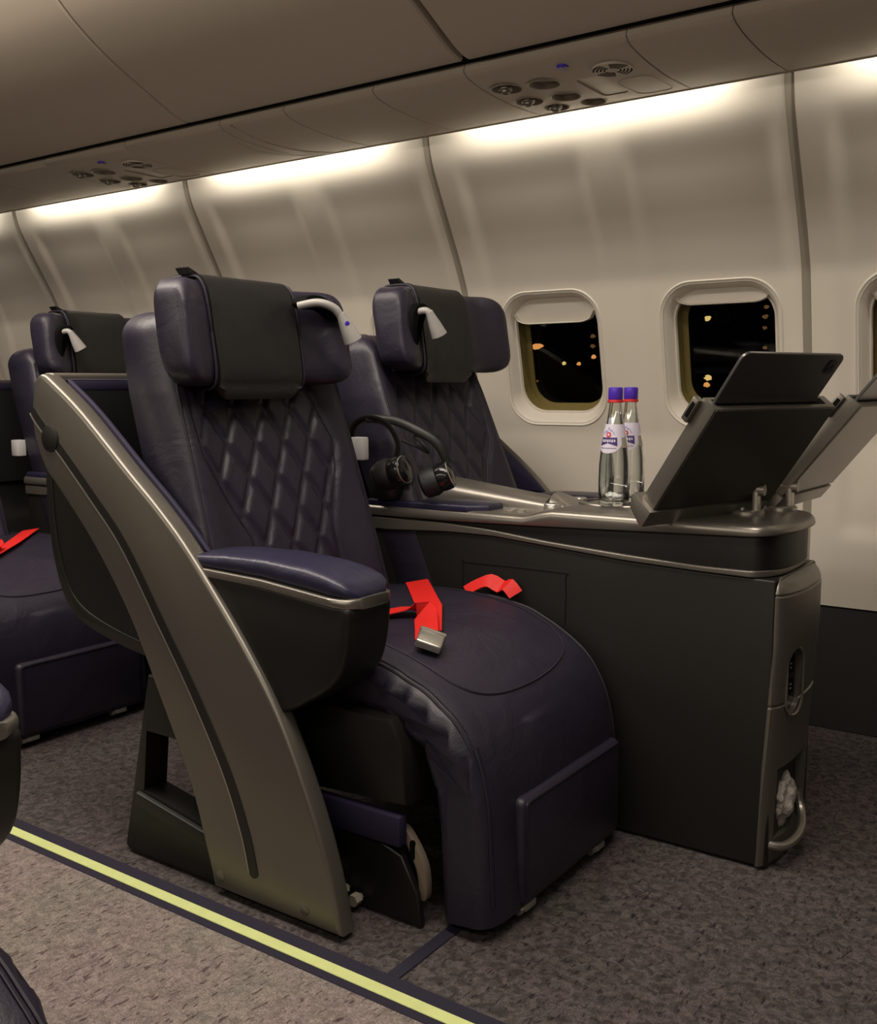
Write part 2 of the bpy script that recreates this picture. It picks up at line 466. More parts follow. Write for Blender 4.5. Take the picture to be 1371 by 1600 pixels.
# dark void behind the bins and service panels
secs = [[V((x, y + 0.035, z + 0.05)) for y, z in binc] + [V((x, 2.10, 2.19)), V((x, 2.10, 1.68))] for x in (-6.2, 1.6)]
obj('trim_20', loft(secs), BLACK, kind='structure')

# service panels under the bins
psup = [(1.982, 1.617), (2.00, 1.606), (2.05, 1.597), (2.12, 1.592), (2.20, 1.590), (2.28, 1.593), (2.325, 1.596), (2.345, 1.599)]
def psuZ(y): return interp(y, psup)
def psu_seg(xa, xb):
    secs = []
    pp = [(p.x, p.y) for p in spline([V(q) for q in psup], 4)]
    for x, ins in ((xa + 0.0012, 0.0015), (xa + 0.003, 0), (xb - 0.003, 0), (xb - 0.0012, 0.0015)):
        secs.append([V((x, y, z + ins)) for y, z in pp] + [V((x, 2.345, 1.625)), V((x, 1.990, 1.640))])
    return loft(secs)
def disc(c, r, z0, z1, n=28): return lathe([(r, z0), (r, z1)], (c[0], c[1], 0), n)
def make_psu(label):
    t = thing('service_panel', (-1.12, 2.17, 1.60), label, 'service panel', 'overhead service panels with lamps and air nozzles')
    base = obj('panel', psu_seg(-1.321, -0.923), PSUM, t)
    wells = [(-1.269, 2.085), (-1.269, 2.190), (-1.245, 2.283), (-1.178, 2.100), (-1.178, 2.205), (-1.150, 2.292)]
    R = [0.036, 0.034, 0.031, 0.036, 0.035, 0.031]
    cs = []
    for (x, y), r in zip(wells, R):
        b = lathe([(r * 0.7, 1.611), (r * 0.95, 1.606), (r, 1.590), (r * 1.05, 1.58), (r * 1.05, 1.57)], (x, y, 0), 28)
        c = obj('cutter', b, WELLM, t); cs.append(c)
    cs.append(obj('cutter', xf(prism(rrect(0.062, 0.155, 0.012), 'Z', 1.57, 1.604), Matrix.Translation((-1.075, 2.19, 0))), WELLM, t))
    cut(base, cs)
    for k, ((x, y), r) in enumerate(zip(wells, R)):
        z = psuZ(y)
        rim = lathe([(r * 1.0, z + 0.001), (r * 1.10, z - 0.0006), (r * 1.02, z - 0.0018), (r * 0.97, z - 0.001), (r * 0.9, z + 0.012)], (x, y, 0), 28, cap=False)
        obj('lamp_rim' if k > 2 else 'nozzle_rim', rim, SEAMW, t)
        if k < 3:
            b = lathe([(0.017, z + 0.018), (0.018, z + 0.004), (0.016, z - 0.004), (0.012, z - 0.006), (0.0115, z - 0.010), (0.0085, z - 0.0125), (0.006, z - 0.0125), (0.005, z - 0.009)], (x, y - 0.006, 0), 24)
            obj('air_nozzle', b, SILVERD, t)
        else:
            obj('reading_lamp', lathe([(r * 0.72, z + 0.016), (r * 0.72, z + 0.010), (r * 0.5, z + 0.008)], (x, y, 0), 24), WELLM, t)
    obj('sign_plate', xf(prism(rrect(0.058, 0.15, 0.010), 'Z', 1.594, 1.601), Matrix.Translation((-1.075, 2.19, 0))), SIGN, t)
    b = lathe([(0.0135, psuZ(2.033) + 0.004), (0.0135, psuZ(2.033) - 0.002), (0.011, psuZ(2.033) - 0.004)], (-1.094, 2.03, 0), 24)
    cb = obj('call_button', b, BLUE, t); cb['label'] = 'round violet call button'
    obj('button_figure', lathe([(0.004, psuZ(2.033) - 0.0035), (0.0035, psuZ(2.033) - 0.0048)], (-1.094, 2.03, 0), 12), WHITE, cb)
    # loudspeaker grille: ring of concentric slots
    cx_, cy_ = -1.005, 2.093; z = psuZ(cy_)
    b = disc((cx_, cy_), 0.047, z - 0.0022, z + 0.003, 40); gr = obj('speaker_grille', b, PSUM, t)
    b = new()
    for i in range(4):
        r0 = 0.016 + i * 0.0078
        for q in range(4):
            a0 = math.radians(q * 90 + 8 + i * 2); a1 = math.radians(q * 90 + 82 - i * 2); n = 9
            ins = [V((cx_ + r0 * math.cos(a0 + (a1 - a0) * k / n), cy_ + r0 * math.sin(a0 + (a1 - a0) * k / n), z - 0.0026)) for k in range(n + 1)]
            out = [V((cx_ + (r0 + 0.0038) * math.cos(a0 + (a1 - a0) * k / n), cy_ + (r0 + 0.0038) * math.sin(a0 + (a1 - a0) * k / n), z - 0.0026)) for k in range(n + 1)]
            lo = ins + out[::-1]; hi = [p + V((0, 0, 0.003)) for p in lo]
            join(b, loft([lo, hi]))
    obj('grille_slot', b, BLACK, gr)
    # mask door outline
    rr = [V((-0.990 + p[0], 2.235 + p[1], psuZ(2.235 + p[1]) - 0.0004)) for p in rrect(0.085, 0.15, 0.028)]
    obj('mask_door', tube(rr + [rr[0], rr[1]], 0.0012, 5), SEAMW, t)
    return t
psu = make_psu('beige service panel with lamp wells and violet call button, above the near window seats')
for c in psu.children:
    pass
p2 = copy_tree(psu); p2.location.x += -1.60
p2['label'] = 'beige service panel with lamp wells further back, above the rear window seat'
segs = [(-0.703, -0.923), (-0.10, -0.703), (0.85, -0.10), (-1.321, -1.585), (-1.585, -1.88), (-1.88, -2.12), (-2.12, -2.523), (-2.921, -3.25), (-3.25, -3.8), (-3.8, -4.9)]
FLAB = ['short blank cover strip between the two joints right of the loudspeaker grille', 'blank cover strip at the top right edge under the bins', 'blank cover strip beyond the top right edge, under the foremost bin', 'blank cover strip just left of the near service panel',
        'blank cover strip second to the left of the near service panel', 'blank cover strip ending in the dark crescent', 'blank cover strip between the dark crescent and the rear service panel',
        'blank cover strip just left of the rear service panel', 'blank cover strip at the left edge under the bins', 'blank cover strip furthest back under the bins']
for (b_, a_), l in zip(segs, FLAB):
    tag(obj('cover_strip', psu_seg(a_, b_), PSUM), l, 'cover strip', 'blank strips between the service panels')
# thin darker crescent standing in for the shaded notch in one strip
cres = spline([(-2.075, 1.985), (-2.150, 2.08), (-2.165, 2.20), (-2.12, 2.30), (-2.045, 2.35), (-2.02, 2.345), (-2.06, 2.25), (-2.075, 2.12)], 5, True)
b = new(); top = [V((p.x, p.y, psuZ(p.y) + 0.004)) for p in cres]; bot = [V((p.x, p.y, psuZ(p.y) - 0.0016)) for p in cres]
b = loft([bot, top]); tag(obj('strip_notch', b, SEAMW), 'dark crescent standing in for a notch in the strip under the bins', 'lens')
# rail at the outer edge of the service panels
b = prism([(2.343, 1.599), (2.350, 1.596), (2.358, 1.598), (2.359, 1.605), (2.350, 1.609), (2.343, 1.607)], 'X', -6.2, 1.6); obj('trim_10', b, PSUM, kind='structure')
b = prism([(1.955, 1.640), (1.985, 1.634), (1.985, 1.70), (1.955, 1.70)], 'X', -6.2, 1.6); obj('trim_11', b, BLACK, kind='structure')
b = prism([(1.99, 1.652), (2.29, 1.640), (2.29, 1.70), (1.99, 1.70)], 'X', -6.2, 1.6); obj('trim_12', b, BLACK, kind='structure')

# floor strips
b = bx(-6.0, 1.4, 1.082, 1.150, 0.0, 0.0035, 0.001, 1); st = obj('trim_13', b, NAVYTRIM, kind='structure')
b = bx(-6.0, 1.4, 1.098, 1.121, 0.003, 0.0055, 0.001, 1); obj('trim_14', b, GLOWSTRIP, kind='structure')
b = bx(-0.912, -0.888, 1.15, 2.70, 0.0, 0.003, 0.001, 1); obj('trim_15', b, NAVYTRIM, kind='structure')

# ------------------------------------------------------------------ the seat
LX, LY = -1.30, 1.50

def back_front(z): return -1.385 - 0.30 * (z - 0.578)
def back_surf(y, z, side=0.0):
    """front face X of the backrest at (y, z)"""
    hw = interp(z, [(0.40, 0.248), (0.60, 0.248), (0.90, 0.238), (1.00, 0.226)])
    yc = interp(z, [(0.4, 1.474), (1.0, 1.472)])
    u = (y - yc) / hw
    bol = 0.022 * sstep(0.55, 0.92, abs(u))
    # quilted field between two curved seams
    wl = interp(z, [(0.50, 0.36), (0.62, 0.44), (0.72, 0.66), (0.78, 0.80), (0.86, 0.84), (1.1, 0.84)])
    wl2 = interp(z, [(0.50, 0.42), (0.62, 0.52), (0.74, 0.70), (0.80, 0.74), (0.86, 0.66), (0.90, 0.62), (1.1, 0.6)]) if u > 0 else wl
    lim = wl if u < 0 else max(wl2, 0.5)
    q = 0.0
    yy = y - 1.475
    a = (yy / 0.078 + (z - 0.6) / 0.135); c = (yy / 0.078 - (z - 0.6) / 0.135)
    da = abs(a - round(a)); dc = abs(c - round(c)); dd = min(da, dc)
    puff = (1 - math.exp(-(dd / 0.105) ** 2)) 
    m = 1 - sstep(lim - 0.03, lim + 0.0, abs(u))
    q = 0.0075 * (puff - 1) * m
    # seam round the field
    q -= 0.005 * math.exp(-((abs(u) - lim) / 0.025) ** 2)
    return back_front(z) + bol + q, hw, yc

def make_backrest(t):
    N = 96; T = 0.135; secs = []
    zz = [0.42 + (1.055 - 0.42) * i / 130 for i in range(131)]
    for z in zz:
        top = sstep(1.0, 1.075, z)
        rr = 1.0
        if z > 0.995: rr = math.sqrt(max(0.0, 1 - ((z - 0.995) / 0.0605) ** 2)) * 0.24 + 0.76
        _, hw, yc = back_surf(1.47, z); hw *= rr if z > 0.995 else 1
        ring = []
        edge = 0.030
        th = T * (1 if z < 0.995 else 0.35 + 0.65 * math.sqrt(max(0, 1 - ((z - 0.995) / 0.061) ** 2)))
        for i in range(N + 1):
            y = yc - hw + 2 * hw * i / N
            x, _, _ = back_surf(y, z)
            d = min(y - (yc - hw), (yc + hw) - y)
            if d < edge: x -= edge - math.sqrt(max(0, edge ** 2 - (edge - d) ** 2))
            ring.append(V((x - (T - th) * 0.5, y, z)))
        xb = back_front(z) - th - (T - th) * 0.5
        for i in range(13):
            y = yc + hw - 2 * hw * i / 12; d = min(y - (yc - hw), (yc + hw) - y)
            k = 0.03 * (1 - math.sqrt(max(0, 1 - (1 - min(d, 0.05) / 0.05) ** 2)))
            ring.append(V((xb + k, y, z)))
        secs.append(ring)
    o = obj('backrest', loft(secs), LEATHER, t, sharp=60)
    # edge piping down both sides and the curved bolster seams
    for sgn in (-1, 1):
        pts = []
        for i in range(40):
            z = 0.44 + (1.00 - 0.44) * i / 39
            _, hw, yc = back_surf(1.47, z); y = yc + sgn * (hw - 0.014); x, _, _ = back_surf(y, z)
            pts.append(V((x - 0.0165 + 0.011, y, z)))
        obj('piping', tube(pts, 0.0032, 6), SEAMM, o)
    for sgn, tab in ((-1, [(0.50, 0.36), (0.62, 0.44), (0.72, 0.66), (0.78, 0.80), (0.86, 0.84)]), (1, [(0.50, 0.5), (0.62, 0.52), (0.74, 0.70), (0.80, 0.74), (0.86, 0.66)])):
        pts = []
        for i in range(60):
            z = 0.47 + 0.39 * i / 59; _, hw, yc = back_surf(1.47, z); y = yc + sgn * hw * interp(z, tab); x, _, _ = back_surf(y, z)
            pts.append(V((x + 0.001, y, z)))
        obj('field_seam', tube(pts, 0.0018, 5), SEAMM, o)
    return o

def head_x(y):
    """headrest front face in plan"""
    u = (y - 1.432) / 0.232
    return -1.432 + 0.045 * sstep(0.45, 1.0, abs(u)) + 0.002
def head_sec(y, k=1.0, grow=0.0, zlo=0.0, zhi=0.0):
    xf_ = head_x(y) + grow; th = 0.105 + 2 * grow
    z0, z1 = 0.908 - grow - zlo, 1.115 + grow + zhi
    cx_, cz = xf_ - th / 2, (z0 + z1) / 2; out = []
    n = 36
    for i in range(n):
        a = 2 * PI * i / n; ca, sa = math.cos(a), math.sin(a)
        ex = 0.42
        px = math.copysign(abs(ca) ** ex, ca) * th / 2 * k; pz = math.copysign(abs(sa) ** ex, sa) * (z1 - z0) / 2 * k
        lean = -0.16 * (pz) 
        out.append(V((cx_ + px + lean, y, cz + pz)))
    return out
def make_headrest(t, far=False):
    c0_, c1_ = (1.368, 1.585) if far else (1.302, 1.528)
    def block(y0, y1, r0, r1, amp=0.0, kk=1.0):
        secs = []; n = 22
        for i in range(n + 1):
            y = y0 + (y1 - y0) * i / n
            k = 1.0
            for d, r in ((y - y0, r0), (y1 - y, r1)):
                if d < r: k = min(k, 0.62 + 0.38 * math.sqrt(max(0, 1 - (1 - d / r) ** 2)))
            s = head_sec(y, k * kk)
            if amp:
                s = [p + V((amp * noise.noise(p * 14), amp * 0.4 * noise.noise(p * 11 + V((3, 1, 7))), amp * 0.6 * noise.noise(p * 13 + V((5, 5, 5))))) for p in s]
            secs.append(s)
        return loft(secs)
    core = obj('headrest', block(c0_ - .006, c1_ + .010, 0.004, 0.004), LEATHER, t, sharp=60)
    obj('head_wing', block(1.212, c0_, 0.055, 0.006, 0.004, 0.95), LEATHER, core, sharp=60)
    obj('head_wing', block(c1_ + .006, 1.690 if far else 1.664, 0.006, 0.055, 0.009, 0.95), LEATHER, core, sharp=60)
    # wing seams
    for y in (c0_ - .006, c1_ + .012):
        s = head_sec(y, 1.0, 0.0015); obj('wing_seam', tube(s + s[:2], 0.0028, 6), SEAMM, core)
    # charcoal cloth hung over the top and down the front
    secs = []; n = 26
    for i in range(n + 1):
        y = c0_ + (c1_ - c0_) * i / n; u = (i / n - 0.5) * 2
        outer = []; inner = []
        for off, lst in ((0.0065, outer), (0.0025, inner)):
            base = head_sec(y, 1.0, off)
            # from the back, over the top, to the front bottom
            path = [p for p in base if True]
            top = path[2:19][::-1] if False else None
            ang = [12, 11, 10, 9, 8, 7, 6, 5, 4, 3, 2, 1, 0, 35, 34, 33, 32, 31]
            for j in ang: lst.append(base[j].copy())
            low = base[31].copy()
            hang = 0.026 - 0.016 * max(0, abs(u) - 0.8) / 0.2
            lst.append(V((base[32].x + 0.002 + (0.0 if off > 0.004 else -0.004), y, low.z - hang * 0.4)))
            lst.append(V((base[32].x - 0.006 + (0.0 if off > 0.004 else -0.004), y, low.z - hang)))
        w = 0.003
        outer = [p + V((w * noise.noise(p * 12), 0, 0)) for p in outer]
        secs.append(outer + inner[::-1])
    obj('head_cloth', loft(secs), CLOTH, core, sharp=60)
    tbp = [(1.281, 1.130), (1.288, 1.132), (1.312, 1.122), (1.312, 1.118), (1.29, 1.119)]
    if far: tbp = [(c1_ + 1.302 - a, b_) for a, b_ in tbp]
    b = prism(tbp, 'X', -1.50, -1.47, 0.001, 1)
    obj('cloth_tab', b, CHAR, core)
    # goose-neck reading lamp coming out of a slit in the wing
    slit = [(1.506, 1.078), (1.53, 1.093), (1.58, 1.088), (1.628, 1.054), (1.618, 1.046), (1.57, 1.066), (1.52, 1.066)]
    if far: slit = [(1.60, 1.060), (1.625, 1.068), (1.655, 1.052), (1.662, 1.02), (1.655, 0.985), (1.64, 0.972), (1.645, 1.00), (1.635, 1.035), (1.615, 1.048)]
    b = prism([(p.x, p.y) for p in spline(slit, 4, True)], 'X', -1.42, -1.384, 0.003, 2)
    obj('lamp_slit', b, BLACK, core)
    stalk = [(-1.400, 1.640, 1.045), (-1.372, 1.632, 1.050), (-1.362, 1.625, 1.042)] if far else [(-1.395, 1.500, 1.070), (-1.360, 1.520, 1.076), (-1.340, 1.545, 1.066), (-1.333, 1.562, 1.045)]
    sk = tube(spline(stalk, 6), lambda s: 0.0075 + 0.001 * s, 12)
    lamp = obj('reading_light', sk, WHITE, core); lamp['label'] = 'pale grey goose-neck light'
    ax = V((0.010, -0.032, -0.060) if far else (0.012, 0.030, -0.060)).normalized(); c0 = V((-1.362, 1.627, 1.044) if far else (-1.333, 1.558, 1.052))
    q = ax.to_track_quat('Z', 'Y').to_matrix().to_4x4()
    b = lathe([(0.0085, -0.004), (0.010, 0.006), (0.015, 0.030), (0.0185, 0.052), (0.019, 0.056), (0.016, 0.056), (0.013, 0.045)], n=28)
    obj('lamp_head', xf(b, Matrix.Translation(c0) @ q), WHITE, lamp)
    if far: return core
    cd = c0 + ax * 0.018; b = lathe([(0.0048, 0.0), (0.0048, 0.0016), (0.003, 0.002)], n=16)
    dirv = (V((1, -0.75, 0.3)) - ax * V((1, -0.75, 0.3)).dot(ax)).normalized()
    q2 = dirv.to_track_quat('Z', 'Y').to_matrix().to_4x4()
    obj('lamp_switch', xf(b, Matrix.Translation(cd + dirv * 0.0115) @ q2), BLUE, lamp)
    return core

OUT = [(-1.40, .470), (-1.25, .478), (-1.08, .470), (-.985, .440), (-.900, .390), (-.852, .330), (-.828, .25), (-.820, .15), (-.815, .028)]
INN = [(-1.40, .350), (-1.25, .350), (-1.08, .345), (-1.01, .330), (-.965, .300), (-.945, .262), (-.935, .20), (-.928, .12), (-.922, .022)]
OUTS = spline(OUT, 9); INNS = spline(INN, 9)
CY0, CY1 = 1.300, 1.806
def cush_k(y, r=0.055):
    d = min(y - CY0, CY1 - y); d = max(0, min(d, r)); return math.sqrt(max(0, 1 - (1 - d / r) ** 2))
def cush_top(i, y):
    o, n = OUTS[i], INNS[i]; k = cush_k(y); mid = (o + n) / 2
    h = 0.45 + 0.55 * k
    p = mid + (o - mid) * h
    u = (y - 1.56) / 0.25
    crown = -0.020 * max(0, 1 - (y - CY0) / 0.30) * (1 if i < 45 else 0) * sstep(0, 14, len(OUTS) - i)
    dip = -0.010 * math.exp(-((i - 14) / 14) ** 2) * (1 - u * u) if abs(u) < 1 else 0
    return V((p.x, y, p.y + crown + dip))
def make_cushion(t):
    M_ = 44; secs = []
    for j in range(M_ + 1):
        s = j / M_; y = CY0 + (CY1 - CY0) * (0.5 - 0.5 * math.cos(PI * s)) if True else 0
        k = cush_k(y); ring = [cush_top(i, y) for i in range(len(OUTS))]
        for i in reversed(range(len(INNS))):
            o, n = OUTS[i], INNS[i]; mid = (o + n) / 2; p = mid + (n - mid) * (0.45 + 0.55 * k); ring.append(V((p.x, y, p.y)))
        out = []
        for idx, p in enumerate(ring):
            side = 1 - k
            gath = 0.006 * side * math.sin(p.x * 150) * (1 if 0.25 < p.z < 0.42 and p.x > -1.02 else 0) * (1 if y < 1.5 else 0)
            q = noise.noise(V((p.x * 9, p.y * 9, p.z * 5))) * 0.004 + noise.noise(V((p.x * 26, p.y * 7, p.z * 9))) * 0.0018
            out.append(p + V((q * 0.5 + gath, gath, q)))
        secs.append(out)
    o = obj('seat_cushion', loft(secs), LEATHER, t, sharp=70)
    def surf(fi, y, lift=0.001):
        i = int(fi); f = fi - i; i = min(i, len(OUTS) - 2)
        a, b = cush_top(i, y), cush_top(i + 1, y); p = a.lerp(b, f)
        q = noise.noise(V((p.x * 9, p.y * 9, p.z * 5))) * 0.004 + noise.noise(V((p.x * 26, p.y * 7, p.z * 9))) * 0.0018
        return p + V((q * .5 + lift * 0.5, 0, q + lift))
    # U-shaped insert seam on the top
    pts = []
    for k in range(61):
        a = PI * k / 60; fi = 27 + 11.0 * math.sin(a) ** 0.7 if 0 < k < 60 else 27
        y = 1.565 - 0.19 * math.cos(a); pts.append(surf(fi, y))
    left = [surf(f, 1.375) for f in range(4, 27, 2)]; right = [surf(f, 1.755) for f in range(4, 27, 2)]
    obj('insert_seam', tube(left + pts + right[::-1], 0.0020, 5), SEAMM, o)
    for yy, rr in ((1.318, 0.0022), (1.326, 0.0012), (1.790, 0.0022)):
        obj('edge_piping', tube([surf(f, yy, 0.0012) for f in [x * 1.0 for x in range(2, len(OUTS) - 3)]], rr, 5), SEAMM, o)
    return o, surf

def make_seat(label, cat='seat', group='business class seats', far=False):
    t = thing('cabin_seat', (LX, LY, 0), label, cat, group)
    # --- aisle side panel
    outer = [(-1.800, .925), (-1.775, .938), (-1.742, .922), (-1.656, .865), (-1.530, .763), (-1.444, .695), (-1.363, .620), (-1.241, .482), (-1.154, .362), (-1.086, .221), (-1.047, .110), (-1.024, .012)]
    rear = [(-1.326, .012), (-1.347, .084), (-1.384, .197), (-1.464, .352), (-1.538, .487), (-1.635, .613), (-1.738, .715), (-1.777, .752), (-1.808, .815), (-1.812, .87)]
    ol = spline(outer, 5) + [V(outer[-1])]; rl = spline(rear, 5)
    pl = [(p.x, p.y) for p in ol[:-1]] + [(p.x, p.y) for p in rl]
    panel = obj('side_panel', prism(pl, 'Y', 1.172, 1.212, 0.009, 4), SILVERD, t, sharp=50)
    groove = [(-1.806, .868), (-1.79, .850), (-1.755, .820), (-1.722, .793), (-1.630, .710), (-1.539, .621), (-1.439, .482), (-1.359, .368), (-1.282, .240), (-1.240, .140), (-1.222, .070)]
    gp = spline(groove, 8)
    def strip(pts, w0, w1, y0, y1, off=0.0):
        L = []; R = []
        for i, p in enumerate(pts):
            tt = (pts[min(i + 1, len(pts) - 1)] - pts[max(i - 1, 0)]).normalized(); nn = V((-tt.y, tt.x)); s = i / (len(pts) - 1); w = w0 + (w1 - w0) * s
            L.append(p + nn * (w / 2 + off)); R.append(p - nn * (w / 2 - off))
        return prism([(p.x, p.y) for p in L + R[::-1]], 'Y', y0, y1)
    gb_ = strip(gp, 0.016, 0.021, 1.1705, 1.176); join(gb_, lathe([(0.0105, 1.176), (0.0105, 1.17055)], (gp[-1].x, 0, gp[-1].y), 20, 'Y'))
    g = obj('groove_strip', gb_, CHAR, panel)
    obj('groove_highlight', strip(gp, 0.0025, 0.0018, 1.1700, 1.176, -0.0115), SILVERL, panel)  # pale strip painting in the highlight beside the groove
    obj('badge_disc', lathe([(0.026, 1.176), (0.026, 1.1690), (0.024, 1.1680)], (-1.752, 0, .812), 36, 'Y'), CHAR, panel)
    for (x, z) in ((-1.308, .038), (-1.104, .038)):
        obj('bolt_cap', lathe([(0.0105, 1.176), (0.0105, 1.1712), (0.009, 1.1703)], (x, 0, z), 24, 'Y'), SILVERD, panel)
    lin = [(p.x + 0.007, p.y - 0.001) for p in ol[9:31]]; lin = lin + [(lin[-1][0] - 0.10, lin[-1][1] - 0.0), (lin[0][0] + 0.0, lin[0][1] - 0.10)]
    obj('panel_lining', prism(lin, 'Y', 1.211, 1.222, 0.003, 2), LINING, panel)
    # --- shell round the back
    so = spline([(-1.788, .932), (-1.812, .85), (-1.825, .71), (-1.810, .56), (-1.755, .460), (-1.62, .415), (-1.45, .395), (-1.34, .40)], 6)
    si = spline([(-1.768, .932), (-1.790, .85), (-1.803, .71), (-1.788, .575), (-1.74, .485), (-1.61, .440), (-1.45, .42), (-1.34, .425)], 6)
    shell = obj('back_shell', prism([(p.x, p.y) for p in so + si[::-1]], 'Y', 1.205, 1.7645, 0.002, 2), CHAR, t)
    obj('shell_rim', bx(-1.794, -1.764, 1.19, 1.7645, .922, .940, 0.006, 3), SILVERD, shell)
    side = [(p.x, p.y) for p in so] + [(-1.34, .55), (-1.53, .70), (-1.66, .82), (-1.75, .895)]
    obj('shell_side', prism(side, 'Y', 1.207, 1.2105), CHAR, shell)
    obj('lining_rim', bx(-1.762, -1.752, 1.222, 1.7645, .905, .928, 0.004, 2), LINING, shell)
    obj('shell_lining', prism([(-1.764, .928), (-1.752, .926), (-1.768, .76), (-1.775, .60), (-1.79, .60), (-1.785, .80)], 'Y', 1.212, 1.7645, 0.003, 2), DARKLIN, shell)
    # --- arm housing, armrest
    oh = [(p.x, p.y) for p in spline([(-1.37, .585), (-1.20, .580), (-1.06, .566), (-1.014, .562), (-1.012, .530), (-1.018, .490), (-1.032, .450), (-1.060, .420), (-1.10, .395), (-1.155, .366), (-1.25, .34), (-1.36, .36), (-1.42, .45)], 5, True)]
    hs = obj('arm_housing', prism(oh, 'Y', 1.186, 1.300, 0.009, 3), CHAR, t, sharp=50)
    def armsec(x, zt, zb, y0, y1, n=28, e=0.5):
        out = []
        for i in range(n):
            a = 2 * PI * i / n; ca, sa = math.cos(a), math.sin(a)
            out.append(V((x, (y0 + y1) / 2 + math.copysign(abs(ca) ** e, ca) * (y1 - y0) / 2, (zt + zb) / 2 + math.copysign(abs(sa) ** e, sa) * (zt - zb) / 2)))
        return out
    zt = [(-1.37, .618), (-1.30, .624), (-1.20, .626), (-1.10, .620), (-1.06, .613), (-1.03, .603), (-1.015, .592), (-1.008, .582)]
    zb = [(-1.37, .594), (-1.20, .588), (-1.05, .574), (-1.008, .572)]
    secs = []
    for i in range(31):
        x = -1.37 + (1.37 - 1.008) * i / 30; k = 0 if x < -1.048 else (x + 1.048) / 0.040
        ins = 0.026 * (1 - math.sqrt(max(0, 1 - k * k)))
        secs.append(armsec(x, interp(x, zt), interp(x, zb), 1.184 + ins, 1.306 - ins))
    arm = obj('armrest', loft(secs), LEATHER2, t, sharp=60)
    secs = []
    for i in range(31):
        x = -1.37 + (1.37 - 1.003) * i / 30; k = 0 if x < -1.043 else (x + 1.043) / 0.040
        ins = 0.026 * (1 - math.sqrt(max(0, 1 - k * k)))
        z = interp(x, zb); secs.append(armsec(x, z + 0.004, z - 0.0145, 1.181 + ins, 1.309 - ins, 24, 0.35))
    obj('armrest_trim', loft(secs), SILVER, arm, sharp=50)
    # --- cushion, leg rest pad
    cu, surf = make_cushion(t)
    b = bx(-.850, -.807, 1.392, 1.770, .030, .222, 0.014, 4)
    lr = obj('leg_rest_pad', b, LEATHER, t, sharp=60)
    pts = [V((-.8065, 1.401 + 0.0, z)) for z in (.06, .13, .203)] + [V((-.8075, y, .2155)) for y in (1.415, 1.5, 1.6, 1.7, 1.755)]
    obj('pad_piping', tube(spline(pts, 3), 0.0025, 5), SEAMM, lr)
    for y in (1.43, 1.70):
        b = bx(-.835, -.812, y - .02, y + .016, .016, .030, 0.003, 2); join(b, lathe([(0.008, y - .032), (0.008, y - .018)], (-.822, 0, .021), 12, 'Y'))
        obj('rest_bracket', b, SILVERL, lr)
    # --- back and head
    make_backrest(t)
    make_headrest(t, far)
    # --- under-structure
    obj('seat_frame', prism([(-1.32, .36), (-1.0, .36), (-.975, .322), (-.968, .215), (-1.30, .195)], 'Y', 1.275, 1.76, 0.008, 2), CHAR, t)
    obj('frame_bar', bx(-1.30, -.975, 1.268, 1.292, .142, .196, 0.006, 2), LINING, t)
    obj('base_plate', prism([(-1.30, .14), (-1.05, .14), (-.985, .12), (-.952, .060), (-.945, .004), (-1.05, .004), (-1.30, .004)], 'Y', 1.285, 1.30, 0.002, 1), CHAR, t)
    obj('base_plate', prism([(-1.30, .19), (-1.05, .19), (-.985, .12), (-.952, .060), (-.945, .004), (-1.30, .004)], 'Y', 1.70, 1.715, 0.002, 1), CHAR, t)
    b = new()
    join(b, prism([(p.x, p.y) for p in spline([(-.995, .163), (-.978, .160), (-.945, .11), (-.940, .055), (-.953, .05), (-.962, .10)], 4, True)], 'Y', 1.295, 1.312, 0.002, 2))
    lv = obj('recline_lever', b, BEIGE, t)
    obj('lever_slot', prism(rrect(0.012, 0.034, 0.005), 'Y', 1.2938, 1.296).__class__ and xf(prism(rrect(0.010, 0.034, 0.0045), 'Y', 1.2935, 1.297), Matrix.Translation((-.968, 0, .132))), BLACK, lv)
    for (x, z) in ((-1.128, .055), (-1.105, .030), (-1.135, .028), (-1.075, .022)):
        obj('bolt', lathe([(0.011, 1.262), (0.011, 1.278), (0.006, 1.279), (0.006, 1.288)], (x, 0, z), 6, 'Y'), SEAMW, t)
    # rear pedestal with a hand opening
    pd = obj('pedestal', prism([(-1.512, .372), (-1.600, .014), (-1.588, .004), (-1.15, .004), (-1.18, .36)], 'Y', 1.190, 1.245, 0.006, 2), CHAR, t)
    cut(pd, [obj('cutter', prism([(-1.520, .262), (-1.535, .140), (-1.30, .100), (-1.36, .262)], 'Y', 1.1, 1.3), CHAR, t)])
    obj('pedestal_ledge', prism([(-1.548, .136), (-1.556, .108), (-1.30, .066), (-1.30, .094)], 'Y', 1.180, 1.240, 0.005, 2), CHAR2, pd)
    # --- red belt: tongue strap lying across the cushion with the buckle
    def on(fi, y, l=0.003): return surf(fi, y, l)
    def sx(x, y, l=0.004):
        fi = min(range(len(OUTS) - 1), key=lambda i: abs(cush_top(i, y).x - x)); return surf(fi, y, l)
    belt = obj('seat_belt', ribbon([sx(-1.30, 1.765, .010), sx(-1.26, 1.725, .008), sx(-1.21, 1.665, .006), sx(-1.16, 1.60, .006), sx(-1.10, 1.52, .006), sx(-1.065, 1.475, .008)], V((0.85, -0.5, 0)), 0.050, 0.0018), RED, t)
    obj('belt_strap', ribbon(spline([sx(-1.235, 1.47, .004), sx(-1.21, 1.51, .008), sx(-1.175, 1.545, .014), sx(-1.135, 1.545, .016), sx(-1.095, 1.505, .014), sx(-1.055, 1.45, .012)], 4), [V((0.9, -0.35, 0.1))] * 21, 0.046, 0.0018), RED, belt)
